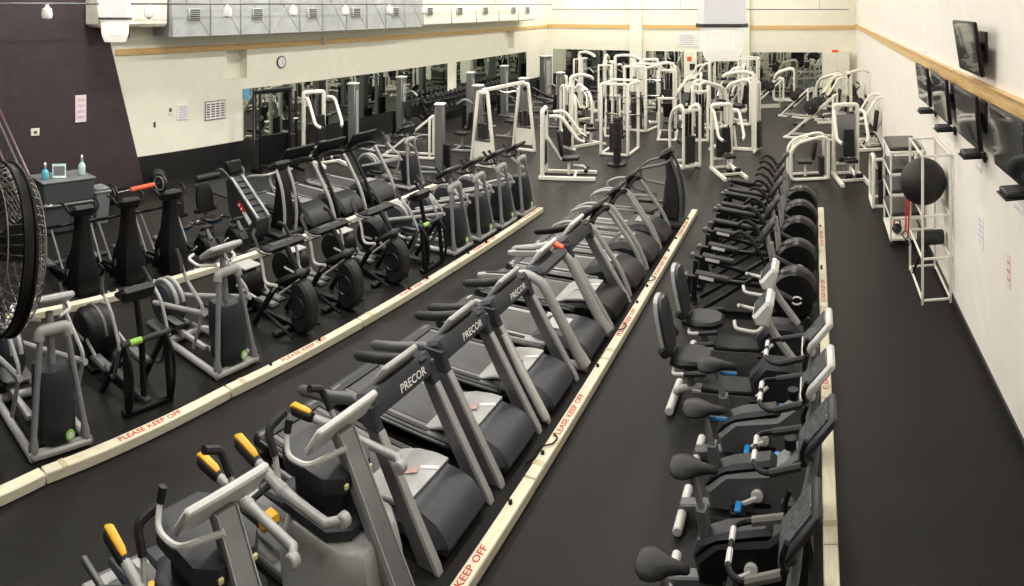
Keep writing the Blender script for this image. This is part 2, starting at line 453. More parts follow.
# two big white high-bay lamp housings
def highbay(px, d, lab, w):
    a = (px - XV) / FPX
    t = thing('high_bay_lamp', lab, 'lamp', (d * math.sin(a), d * math.cos(a), 4.0), -a, 'white high-bay lamps')
    def ring(h, z, b=.72):
        return [(x * h, y * h, z) for x, y in ((-1, -b), (-b, -1), (b, -1), (1, -b), (1, b), (b, 1), (-b, 1), (-1, b))]
    MB().loft([ring(w * .97, .02), ring(w, .06), ring(w, .42), ring(w * .6, .5)]).put('ballast_box', 'shell_added_glow', t)
    MB().loft([ring(w * 1.07, -.015), ring(w * 1.07, .02)]).put('lip', 'mid_grey', t)
    MB().loft([ring(w * .9, -.016), ring(w * .86, -.22), ring(w * .74, -.30), ring(w * .66, -.34)]).put('refractor', 'lamp_refractor', t)
    MB().box((0, -w * .92, -.14), (w * .9, .012, .18), .004).put('cover_plate', 'lamp_refractor', t)
    MB().cyl((0, 0, .5), (0, 0, CEIL - 4.0), .012, n=8).put('hanger_rod', 'mid_grey', t)
highbay(115, 9.9, 'white high-bay lamp hanging in front of the brown wall edge', .23)
highbay(722, 6.6, 'large white high-bay lamp hanging above the centre of the room', .235)
# ceiling lamps that light the room
for iy, y in enumerate(LAMP_YS):
    for ix, x in enumerate(LAMP_XS):
        t = thing('ceiling_lamp', 'white fluorescent ceiling lamp in %s row from the right wall, %s from the camera' % (('fourth', 'third', 'second', 'first')[ix], ('first', 'second', 'third', 'fourth', 'fifth', 'sixth', 'seventh')[iy]), 'lamp', (x, y, CEIL - .14), 0, 'ceiling lamps')
        MB().box((0, 0, .1), (.5, 1.5, .08), .01).put('housing', 'housing_white', t)
        MB().box((0, 0, .05), (.44, 1.44, .02), .005).put('diffuser', 'lamp_glow', t)
        L = bpy.data.lights.new('lamp_light', 'AREA'); L.shape = 'RECTANGLE'; L.size = .44; L.size_y = 1.44
        L.energy = LAMP_POWER * LAMP_ROW[ix] * LAMP_LINE[iy]; L.color = LAMP_COLOR
        o = bpy.data.objects.new('lamp_light', L); COL.objects.link(o); o.parent = t; o.location = (0, 0, .03)

# ---------------------------------------------------------------- timber barriers lettered PLEASE KEEP OFF
def barrier(path, texts, lab, bolts, breaks, w=.115, h=.1, ht=.082):
    """Timbers laid end to end along a floor path of (x, y); texts and bolts are given by their y."""
    path = [Vector((p[0], p[1], 0)) for p in path]
    t = thing('timber_barrier', lab, 'barrier', path[0], 0, 'cream timber barriers on the floor')
    def at(y):
        for a, b in zip(path, path[1:]):
            if y <= b.y or b is path[-1]:
                k = (y - a.y) / (b.y - a.y); return a + (b - a) * k, math.atan2(-(b - a).x, (b - a).y)
    ys = [path[0].y] + [y for y in breaks if path[0].y < y < path[-1].y] + [path[-1].y]
    for k, (y, ye) in enumerate(zip(ys, ys[1:])):
        p0, p1 = at(y)[0] - path[0], at(ye)[0] - path[0]
        ang = math.atan2(-(p1 - p0).x, (p1 - p0).y); u = (p1 - p0).normalized()
        MB().box((p0 + p1) / 2 + Vector((0, 0, h / 2)), (w, (p1 - p0).length - .012, h), .01, rot=(0, 0, ang)).put('timber', 'beam_cream', t)
        MB().box(p0 + u * .2 + Vector((0, 0, h)), (w * .96, .06, .005), .002, rot=(0, 0, ang)).put('joint_tape', 'barrier_tape', t)
        for s_ in texts:
            if y <= s_ < ye:
                p = p0 + (p1 - p0) * ((s_ - y) / (ye - y)) + Vector((0, 0, h + .0015))
                for wd in ('PLEASE', 'KEEP', 'OFF'):
                    n = lettering(wd, ht, 'red_ink', t, p, (0, 0, PI / 2 + ang), stretch=1.2)
                    p = p + u * (n + ht * .38)
    for b in bolts:
        p, a = at(b); p = p - path[0]
        MB().cyl(p + Vector((-.02, 0, h - .01)), p + Vector((-.02, 0, h + .03)), .018, n=8, ch=.004).put('bolt', 'black_plastic', t)
    return t
def by(py, X):  # how far along a barrier a pixel row is
    d = FPX * H / (py - YH)
    return math.sqrt(max(0.1, d * d - X * X))
BLX, BMX, BRX, BDX = -5.66, -2.40, .12, -8.25
LP = [floor_at(px, py, .1) for px, py in ((0, 489), (90, 447), (184, 407), (261, 371), (324, 339), (416, 286), (484, 245), (541, 207))]
LP = [(LP[0][0] + .16, LP[0][1] - .75, 0)] + LP
barrier(LP, (3.2, 5.4, 7.7, 9.75, 11.7), 'cream timber barrier lettered in red in front of the left row of ellipticals', [5.25, 6.05, 7.95, 8.4, 9.6, 10.2], (2.4, 4.6, 6.8, 9.0, 11.2))
barrier([(BMX, 1.0), (BMX, 13.25)], (3.72, 5.88, 7.95, 9.9, 11.7), 'cream timber barrier lettered in red at the heads of the middle treadmills', [4.95, 5.62, 7.2, 8.9, 9.45, 10.9, 11.5, 12.6], (3.3, 5.3, 7.4, 9.6, 11.5))
barrier([(BRX, 1.0), (BRX, 13.6)], (7.15, 9.25, 11.4), 'cream timber barrier lettered in red in front of the exercise bikes', [10.4, 10.48, 12.4], (3.2, 5.1, 7.0, 9.1, 11.2))
barrier([(BDX, 3.0), (BDX, 13.0)], (), 'plain cream timber barrier behind the left row of ellipticals', [], (5.2, 7.6, 9.9))
# cable curls clipped on the middle barrier
for py, lab in ((462, 'thin black cable looped over the near part of the middle barrier'), (341, 'thin black cable ring on the middle barrier lettering'), (290, 'thin black cable looped over the far part of the middle barrier')):
    y = by(py, BMX)
    pts = [(BMX - .16, y - .12, .009), (BMX - .085, y - .05, .06), (BMX - .07, y, .122), (BMX + .02, y + .1, .114), (BMX + .03, y + .2, .114), (BMX - .03, y + .24, .114)]
    tag(MB().tube(fillet(pts, .02, 3), .007, 6).put('power_cable', 'black_plastic'), lab, 'cable')
# ================================================================ MIDDLE ROW: trainers and treadmills (all face +x, origin at the middle of the front foot line)
def slab(c, size, tilt, r=.015):
    """A tilted panel: size (along slope, across y, thick), tilt = angle its face leans back from level."""
    return MB().box(c, size, r, rot=(0, tilt, 0))
def deck(t, L=2.0, w=.40, x1=-.55, rail='mid_grey', band='light_grey'):
    MB().box(((x1 - L) / 2, 0, .185), (L + x1, .52, .03), .004).put('belt', 'belt_rubber', t)
    MB().box(((x1 - L) / 2, 0, .10), (L + x1 - .05, .6, .10), .01).put('under_frame', 'black_plastic', t)
    for s in (-1, 1):
        r_ = MB().box(((x1 - L) / 2, s * (w - .07), .165), (L + x1, .14, .075), .012).put('side_rail', rail, t)
        MB().box(((x1 - L) / 2 - .1, s * (w - .05), .207), (L + x1 - .35, .05, .012), .003).put('foot_grip', 'black_rubber', r_)
        MB().box(((x1 - L) / 2, s * (w + .003), .165), (L + x1 - .1, .01, .02), .002).put('side_stripe', band, r_)
    MB().prism([(-L - .05, .06), (-L - .07, .13), (-L - .04, .19), (-L + .12, .215), (-L + .12, .06)], -w, w, ch=.02).put('rear_cap', 'dark_grey', t)
    for s in (-1, 1): MB().cyl((-L + .1, s * .3, 0), (-L + .1, s * .3, .07), .035, n=10).put('rear_foot', 'black_rubber', t)
def treadmill_a(name, rail_mats=('dark_grey', 'dark_grey'), hood='slate_plastic', brand=True, cap='light_grey', near_fat=False):
    t = thing(name, '', 'treadmill')
    deck(t)
    h = MB().prism([(-.80, .19), (-.66, .25), (-.45, .285), (-.25, .275), (-.12, .235), (-.03, .165), (0, .09), (-.02, .03), (-.78, .03)], -.375, .375, ch=.085).put('motor_hood', hood, t)
    MB().prism([(-.88, .20), (-.68, .275), (-.50, .303), (-.38, .30), (-.38, .27), (-.66, .24), (-.88, .18)], -.34, .34, ch=.01).put('hood_panel', 'light_grey', h, 'pale grey rear panel')
    MB().box((-.60, .0, .296), (.2, .07, .012), .002, rot=(0, -.17, .5)).put('warning_decal', 'decal_pink', h)
    MB().box((-.45, .14, .303), (.16, .04, .01), .002, rot=(0, 0, .5)).put('white_decal', 'paper', h)
    MB().box((-.03, .02, .07), (.02, .1, .03), .005).put('power_inlet', 'pale_grey', h)
    for s in (-1, 1):
        fat = near_fat and s < 0
        u = MB().prism([(0, .0), (-.02, .03), (-.54, .86), (-.69, .86), (-.21, .05), (-.19, 0)], s * .41 - .033, s * .41 + .033, ch=.008).put('upright', 'mid_grey', t)
        MB().prism([(.004, .0), (-.016, .055), (-.535, .866), (-.57, .866), (-.05, .03), (-.03, 0)], s * .41 - .037, s * .41 + .037, ch=.006).put('edge_strip', 'light_grey', u)
        if fat:
            MB().tube([(-.50, s * .45, .80), (-.30, s * .45, .47), (-.06, s * .45, .11), (-.02, s * .45, .05)], [.028, .042, .046, .036], 10).put('side_tube', 'pale_grey', u)
    # dark yoke: gooseneck brackets and the cross beam with the console on top
    y = MB()
    for s in (-1, 1):
        y.prism([(-.535, .85), (-.58, .95), (-.60, 1.04), (-.81, 1.04), (-.78, .95), (-.695, .85)], s * .41 - .042, s * .41 + .042, ch=.012)
    y.prism([(-.580, .95), (-.615, 1.07), (-.66, 1.115), (-.80, 1.06), (-.80, 1.0), (-.70, .93)], -.44, .44, ch=.03)
    yo = y.put('cross_beam', 'slate_plastic', t)
    if brand: lettering('PRECOR', .095, 'white_ink', yo, (-.5955, -.08, 1.012), (PI / 2 - .284, 0, PI / 2), stretch=1.05)
    c = slab((-.72, 0, 1.135), (.26, .48, .05), -.95).put('console', cap, t)
    slab((-.738, 0, 1.148), (.2, .38, .02), -.95, .004).put('screen', 'lcd', c)
    MB().box((-.68, .3, 1.09), (.14, .12, .05), .015, rot=(0, .4, 0)).put('cup_holder', 'black_plastic', yo)
    for s, mt in zip((-1, 1), rail_mats):
        MB().tube([(-.68, s * .385, 1.02), (-.86, s * .385, .99), (-1.15, s * .385, .90), (-1.42, s * .385, .84), (-1.47, s * .385, .835)], [.03, .042, .046, .044, .02], 10, flat=1.1).put('handrail', mt, t)
    return t
def treadmill_c(name, tube='light_grey', head='black_plastic', loops=True, hood='dark_grey', cs=(.32, .62), tilt=-.7):
    """Treadmill with bent round-tube uprights and looped grey handrails."""
    t = thing(name, '', 'treadmill')
    deck(t, rail='light_grey', band='pale_grey')
    h = MB().prism([(-.86, .19), (-.72, .30), (-.5, .36), (-.3, .34), (-.14, .27), (-.03, .17), (0, .08), (-.02, .03), (-.84, .03)], -.36, .36, ch=.08).put('motor_hood', hood, t)
    MB().box((-.5, 0, .362), (.2, .3, .008), .002).put('hood_decal', 'light_grey', h)
    for s in (-1, 1):
        MB().tube([(-.06, s * .41, .0), (-.08, s * .41, .08), (-.20, s * .41, .36), (-.60, s * .40, .90), (-.70, s * .37, 1.0)], .036, 10, bend=.12).put('upright', tube if loops or s > 0 else 'black_plastic', t)
        if loops:
            MB().tube([(-.66, s * .39, .97), (-1.05, s * .39, .97), (-1.30, s * .39, .86), (-1.22, s * .39, .70), (-.85, s * .39, .66), (-.45, s * .39, .66)], .022, 8, bend=.09).put('handrail', 'light_grey', t)
        else:
            MB().tube([(-.66, s * .39, .97), (-1.30, s * .39, .88)], .03, 8).put('handrail', 'black_plastic', t)
    MB().tube([(-.66, -.40, .98), (-.68, -.2, 1.03), (-.68, .2, 1.03), (-.66, .40, .98)], .05, 8, bend=.08).put('cross_beam', head, t)
    c = slab((-.72, 0, 1.10), (*cs, .06), tilt, .025).put('console', head, t)
    slab((-.742, 0, 1.127), (cs[0] - .08, cs[1] - .16, .02), tilt, .004).put('screen', 'lcd', c)
    return t
def treadmill_b(name):
    """Treadmill with one fat pale side tube that bends over into its handrail."""
    t = thing(name, '', 'treadmill')
    deck(t, rail='light_grey')
    h = MB().prism([(-.80, .19), (-.66, .25), (-.45, .285), (-.25, .275), (-.12, .235), (-.03, .165), (0, .09), (-.02, .03), (-.78, .03)], -.37, .37, ch=.085).put('motor_hood', 'slate_plastic', t)
    MB().box((-.52, 0, .287), (.26, .3, .008), .002).put('hood_panel', 'pale_grey', h)
    for s in (-1, 1):
        MB().tube([(.0, s * .42, .045), (-.22, s * .42, .05), (-.30, s * .42, .05)], .05, 10).put('foot', 'light_grey', t)
        MB().tube([(-.02, s * .42, .06), (-.12, s * .42, .20), (-.56, s * .42, .93), (-.72, s * .42, 1.0), (-.9, s * .42, .97)], [.075, .075, .07, .07, .065, .065, .06, .06, .06], 12, bend=.12).put('upright', 'light_grey', t)
        r_ = MB().prism([(-.80, .93), (-.80, 1.0), (-1.30, .93), (-1.42, .90), (-1.42, .85), (-1.3, .84)], s * .42 - .035, s * .42 + .035, ch=.014).put('handrail', 'light_grey', t)
        MB().box((-1.16, s * .42, .952), (.3, .045, .02), .008, rot=(0, -.14, 0)).put('grip_inset', 'black_rubber', r_)
    y = MB().prism([(-.58, .96), (-.55, 1.04), (-.62, 1.10), (-.80, 1.06), (-.80, .99), (-.70, .93)], -.42, .42, ch=.04)
    y.put('cross_beam', 'slate_plastic', t)
    c = slab((-.72, -.02, 1.14), (.26, .52, .05), -.95).put('console', 'pale_grey', t)
    slab((-.738, -.02, 1.153), (.2, .42, .02), -.95, .004).put('screen', 'lcd', c)
    MB().box((-.66, .33, 1.10), (.14, .10, .06), .012, rot=(0, .4, 0)).put('cup_holder', 'orange_plastic', t)
    return t
def motion_trainer(name, phase=0, drop=0.0):
    t = thing(name, '', 'cross trainer')
    MB().box((-.86, 0, .04), (1.7, .5, .08), .02).put('base_frame', 'mid_grey', t)
    MB().box((-1.62, 0, .05), (.12, .74, .07), .02).put('rear_foot', 'light_grey', t)
    body = MB().loft([[(x * k - .50, y * q, z) for x, y in ((-.46, -.2), (-.3, -.32), (.2, -.32), (.36, -.2), (.36, .2), (.2, .32), (-.3, .32), (-.46, .2))]
                      for k, q, z in ((1.0, 1.0, .03), (1.02, 1.02, .2), (.94, .98, .42), (.84, .93, .56), (.78, .88, .58))])
    b = body.put('drive_housing', 'light_grey', t)
    oct_ = ((-.34, -.15), (-.22, -.25), (.16, -.25), (.27, -.14), (.27, .14), (.16, .25), (-.22, .25), (-.34, .15))
    MB().loft([[(x * k - .62, y * q, z) for x, y in oct_] for k, q, z in ((.95, 1.0, .575), (1.08, 1.12, .60), (1.08, 1.12, .66), (.95, 1.0, .69), (.80, .8, .69))]).put('collar', 'navy_shroud', t)
    MB().loft([[(x * k - .66, y * q, z) for x, y in oct_] for k, q, z in ((.72, .72, .68), (.74, .76, .82), (.96, 1.0, .86), (1.0, 1.02, .90), (.94, .98, .965), (.6, .6, .99))]).put('upper_shroud', 'navy_shroud', t)
    MB().box((-.40, .07, .76), (.02, .08, .06), .006).put('vent_cover', 'silver_paint', t)
    for yy in (-.14, .12): MB().box((-.385, yy, .92), (.02, .035, .03), .003).put('logo_badge', 'yellow_ball', t)
    # slanting front column and console
    MB().prism([(.02, .0), (.03, .30), (-.50, 1.19), (-.62, 1.19), (-.10, .30), (-.12, .0)], -.075, .075, ch=.012).put('front_column', 'silver_paint', t)
    for s in (-1, 1): MB().prism([(.035, .30), (-.49, 1.19), (-.53, 1.19), (-.02, .30)], s * .076 - .006, s * .076 + .006, ch=.002).put('column_edge', 'light_grey', t)
    c = slab((-.54, 0, 1.235), (.25, .64, .05), -1.0, .02).put('console', 'pale_grey', t)
    slab((-.561, 0, 1.249), (.18, .54, .02), -1.0, .004).put('screen', 'lcd', c)
    # fixed front loop handles
    MB().tube([(-.45, -.06, 1.12), (-.62, -.28, 1.02), (-.80, -.30, 1.02), (-.86, -.24, 1.12), (-.86, -.22, 1.2)], .02, 8, bend=.07).put('loop_handle', 'pale_grey', t)
    MB().tube([(-.86, -.235, 1.13), (-.86, -.215, 1.22)], .028, 8).put('grip', 'black_rubber', t)
    for s in (-1, 1):
        d = 0.0 if s < 0 else phase
        e = drop if s < 0 else 0.0
        tip = Vector((-1.20 - d, s * .42, 1.0 - d * .9 - e * 1.15)); jn = Vector((-.72 - d * .5, s * .42, .88 - d * .2 - e)); pv = Vector((-.26, s * .31, .86 - e * .4))
        a = MB().tube([pv, (-.34, s * .40, .845 - e * .5), jn + Vector((.12, 0, -.005)), jn, jn + (tip - jn) * .55], [.03, .034, .034, .044, .036], 10).put('moving_arm', 'light_grey', t)
        MB().ball(tuple(jn), (.058, .05, .05), 10, 6).put('joint', 'light_grey', a)
        MB().cyl((-.26, s * .28, .86 - e * .4), (-.26, s * .35, .86 - e * .4), .046, n=12, ch=.01).put('pivot_cap', 'light_grey', a)
        u = (tip - jn).normalized()
        MB().tube([tip - u * .24, tip - u * .2, tip - u * .03, tip], [.036, .045, .049, .028], 10).put('grip', 'black_rubber', a)
        MB().tube([tip - u * .22 + Vector((0, 0, .032)), tip - u * .18 + Vector((0, 0, .040)), tip - u * .03 + Vector((0, 0, .040)), tip + u * .008 + Vector((0, 0, .015))], [.02, .03, .034, .02], 8, flat=.8).put('grip_tip', 'yellow_plastic', a)
        MB().tube([jn + Vector((-.06, -s * .02, .02)), jn + Vector((-.12, -s * .05, .13)), jn + Vector((-.19, -s * .06, .23))], .022, 8).put('grip_stem', 'light_grey', a)
        MB().tube([jn + Vector((-.13, -s * .05, .15)), jn + Vector((-.22, -s * .06, .29)), jn + Vector((-.20, -s * .22, .36))], .03, 8, bend=.06).put('bent_grip', 'black_rubber', a)
        # suspended link and pedal
        px = -1.16 + (.10 if s > 0 else 0); pz = .22 + (.02 if s > 0 else 0)
        MB().tube([jn + Vector((-.1, 0, 0)), (px - .25, s * .36, pz + .02)], .022, 8).put('pedal_link', 'mid_grey', t)
        p = MB().prism([(px, pz), (px + .03, pz + .06), (px - .06, pz + .085), (px - .44, pz + .02), (px - .44, pz - .02), (px - .08, pz - .02)], s * .125 - .075, s * .125 + .075, ch=.02).put('pedal', 'slate_plastic', t)
        MB().prism([(px + .008, pz - .012), (px + .045, pz + .045), (px + .02, pz + .085), (px - .05, pz + .098), (px - .06, pz + .06), (px - .03, pz - .012)], s * .125 - .088, s * .125 + .088, ch=.025).put('toe_cup', 'yellow_plastic', p)
        MB().box((px + .034, s * .11, pz + .03), (.02, .09, .022), .005, rot=(0, -.5, 0)).put('slot', 'black_plastic', p)
        MB().box((px - .3, s * .33, pz), (.5, .045, .05), .01).put('pedal_beam', 'mid_grey', p)
    return t
G = 'cardio machines of the middle row'
FX = -2.62
amt0, amt = motion_trainer('motion_trainer', .12, .17), motion_trainer('motion_trainer', .26)
place(amt0, USED, (FX + .05, 2.55, 0), 0, 'grey cross trainer with yellow handle tips, nearest the camera, cut by the frame', G)
place(amt, USED, (FX + .07, 3.63, 0), 0, 'grey cross trainer with yellow handle tips right beside the first treadmill', G)
ta = treadmill_a('treadmill', ('mid_grey', 'dark_grey'))
tb = treadmill_a('treadmill', near_fat=True)
place(ta, USED, (FX, 4.60, 0), 0, 'dark slate treadmill standing next to the yellow-tipped cross trainers', G)
place(ta, USED, (FX, 5.63, 0), 0, 'second dark slate treadmill from the yellow-tipped cross trainers', G)
place(tb, USED, (FX + .02, 6.63, 0), 0, 'dark slate treadmill with one pale side tube, third from the cross trainers', G)
place(treadmill_b('treadmill'), USED, (FX + .06, 7.66, 0), 0, 'treadmill with fat pale grey bent uprights, fourth in the middle row', G)
td = treadmill_a('treadmill', ('light_grey', 'black_plastic'), hood='black_plastic', brand=False, cap='pale_grey')
place(td, USED, (FX + .05, 8.70, 0), 0, 'treadmill with flat black motor hood beside the ringed barrier lettering', G)
tc = treadmill_c('treadmill')
for y, lab in ((9.72, 'round-tube grey treadmill with looped handrails, nearest of the three alike'), (10.72, 'round-tube grey treadmill with looped handrails, middle of the three alike'), (11.65, 'round-tube grey treadmill with looped handrails, farthest of the three alike')):
    place(tc, USED, (FX + .04, y, 0), 0, lab, G)
# ================================================================ LEFT ROWS: ellipticals, towers, climber, treadmills
def elliptical_p(name, head='light_grey', hand='pale_grey'):
    """Elliptical with a grey arched front frame around a tall dark shroud."""
    t = thing(name, '', 'elliptical')
    MB().tube([(-.02, -.29, .05), (-.95, -.29, .05), (-1.0, -.24, .05), (-1.0, .24, .05), (-.95, .29, .05), (-.02, .29, .05)], .045, 10, bend=.08).put('base_frame', 'light_grey', t)
    MB().box((-.05, 0, .045), (.10, .62, .07), .025).put('front_foot', 'light_grey', t)
    for s in (-1, 1):
        MB().tube([(-.06, s * .27, .06), (-.06, s * .268, .14), (-.07, s * .262, .2), (-.2, s * .14, 1.04)], [.05, .045, .032, .032], 10).put('leg', 'silver_paint', t)
    MB().tube([(-.20, -.155, 1.02), (-.205, -.145, 1.10), (-.205, .145, 1.10), (-.20, .155, 1.02)], .045, 10, bend=.06, flat=1.2).put('arch', 'light_grey', t)
    sh = MB().loft([[(x, y, z) for x, y in ((x0, -w), (x0 + .03, -w - .012), (x1 - .05, -w - .012), (x1, -w * .6), (x1, w * .6), (x1 - .05, w + .012), (x0 + .03, w + .012), (x0, w))]
                    for x0, x1, w, z in ((-.30, -.04, .12, .08), (-.32, -.01, .155, .14), (-.36, -.03, .16, .4), (-.38, -.07, .155, .66), (-.38, -.10, .14, .74), (-.36, -.14, .11, .755))]).put('front_shroud', 'navy_shroud', t)
    MB().cyl((-.02, .085, .17), (-.002, .085, .17), .048, n=14).put('round_sticker', 'green_sticker', sh)
    MB().cyl((-.006, .085, .17), (.001, .085, .17), .03, n=14).put('sticker_mark', 'paper', sh)
    MB().tube([(-.24, 0, .74), (-.30, 0, 1.22)], .04, 10).put('mast', 'silver_paint', t)
    c = slab((-.33, 0, 1.31), (.29, .48, .06), -.62, .022).put('console', head, t)
    slab((-.35, 0, 1.338), (.21, .38, .02), -.62, .004).put('screen', 'lcd', c)
    MB().tube([(-.28, -.10, 1.17), (-.40, -.28, 1.16), (-.58, -.30, 1.20), (-.60, -.20, 1.22)], .018, 8, bend=.06).put('fixed_handle', hand, t)
    MB().tube([(-.28, .10, 1.17), (-.40, .28, 1.16), (-.58, .30, 1.20), (-.60, .20, 1.22)], .018, 8, bend=.06).put('fixed_handle', hand, t)
    for s in (-1, 1):
        px = -.92 + s * .14; pz = .27 + s * .05
        a = MB().tube([(-.70, s * .33, 1.16), (-.58, s * .335, .98), (-.22, s * .34, .76), (-.42, s * .34, .22)], .022, 8, bend=.1).put('moving_handle', 'light_grey', t)
        MB().tube([(-.78, s * .33, 1.26), (-.70, s * .33, 1.16), (-.62, s * .357, 1.04)], .03, 8).put('grip', 'black_rubber', a)
        MB().tube([(-.20, s * .345, .70), (-1.45, s * .20, .34)], .032, 8).put('pedal_rail', 'light_grey', t)
        p = MB().loft([[(x * k + px, y * k + s * .17, z + pz) for x, y in ((-.2, -.07), (-.16, -.085), (.16, -.085), (.2, -.05), (.2, .05), (.16, .085), (-.16, .085), (-.2, .07))] for k, z in ((.85, 0), (1, .02), (1, .06), (.9, .06), (.86, .035))]).put('pedal', 'dark_grey', t)
        MB().box((px, s * .17, pz + .03), (.28, .11, .016), .004).put('tread', 'mid_grey', p)
        MB().bar((-.40, s * .17, .17), (px - .25, s * .17, pz - .02), .05, .05).put('pedal_arm', 'light_grey', t)
        MB().cyl((-1.05, s * .12, .13), (-.32, s * .12, .16), .025, n=8).put('guide_rail', 'silver_paint', t)
    d = MB().lathe([(.05, -.13), (.24, -.12), (.29, -.07), (.29, .07), (.24, .12), (.05, .13)], (-1.42, 0, .31), 'y', 24).put('drive_drum', 'slate_plastic', t)
    MB().torus((-1.42, -.05, .31), .285, .028, 'y', 20, 8, arc=(.3, PI)).put('drum_rim', 'light_grey', d)
    MB().torus((-1.42, .05, .31), .285, .028, 'y', 20, 8, arc=(.3, PI)).put('drum_rim', 'light_grey', d)
    MB().box((-1.42, 0, .03), (.35, .5, .06), .02).put('rear_foot', 'mid_grey', t)
    return t
def elliptical_o(name):
    """Black elliptical with open A-frames in front and a drum housing behind."""
    t = thing(name, '', 'elliptical')
    d = MB().lathe([(.05, -.20), (.24, -.19), (.29, -.13), (.29, .13), (.24, .19), (.05, .20)], (-1.22, 0, .32), 'y', 24).put('drive_drum', 'black_plastic', t)
    MB().torus((-1.22, 0, .32), .288, .02, 'y', 16, 6, arc=(.2, 2.4)).put('drum_rim', 'mid_grey', d)
    MB().box((-1.22, -.205, .30), (.2, .006, .04), .002).put('badge', 'light_grey', d)
    MB().box((-1.2, 0, .03), (.6, .44, .06), .02).put('rear_foot', 'black_plastic', t)
    MB().bar((-.9, 0, .06), (-.05, 0, .06), .09, .07, .01).put('spine', 'dark_grey', t)
    MB().box((-.06, 0, .035), (.1, .62, .06), .02).put('front_foot', 'black_plastic', t)
    for s in (-1, 1):
        f = MB().tube([(-.55, s * .27, .02), (-.10, s * .25, .72), (-.03, s * .26, .05)], .035, 8, bend=.06).put('side_frame', 'black_plastic', t)
        MB().tube([(-.10, s * .25, .70), (.03, s * .26, .55), (.055, s * .26, .28), (.0, s * .26, .07)], .022, 8, bend=.15).put('front_arc', 'black_plastic', f)
        a = MB().tube([(-.12, s * .30, .66), (-.28, s * .31, .98), (-.52, s * .30, 1.14), (-.58, s * .26, 1.24)], .02, 8, bend=.1).put('moving_handle', 'light_grey', t)
        MB().tube([(-.46, s * .303, 1.10), (-.52, s * .30, 1.14), (-.58, s * .26, 1.24)], .028, 8).put('grip', 'black_rubber', a)
        MB().tube([(-.12, s * .31, .66), (-.25, s * .30, .30), (-.62, s * .19, .24)], .022, 8, bend=.06).put('link_arm', 'mid_grey', t)
        px = -.62 + s * .12
        p = MB().box((px, s * .17, .25 + s * .05), (.36, .15, .05), .02).put('pedal', 'dark_grey', t)
        MB().box((px, s * .17, .277 + s * .05), (.28, .10, .01), .003).put('tread', 'mid_grey', p)
        MB().cyl((px - .1, s * .17, .22 + s * .05), (-1.05, s * .2, .34), .022, n=8).put('crank_rod', 'silver_paint', t)
    MB().cyl((-.10, -.30, .71), (-.10, .30, .71), .032, n=10).put('cross_tube', 'dark_grey', t)
    MB().cyl((-.10, -.2, .71), (-.10, -.06, .71), .034, n=10).put('grip_label', 'green_sticker', t)
    MB().tube([(-.14, 0, .08), (-.18, 0, .6), (-.30, 0, 1.1)], .035, 8, bend=.1).put('mast', 'black_plastic', t)
    c = MB().prism([(-.24, 1.06), (-.20, 1.18), (-.26, 1.21), (-.44, 1.10), (-.42, 1.06)], -.21, .21, ch=.03).put('console', 'black_plastic', t)
    slab((-.345, 0, 1.165), (.16, .3, .01), -.52, .003).put('screen', 'lcd', c)
    return t
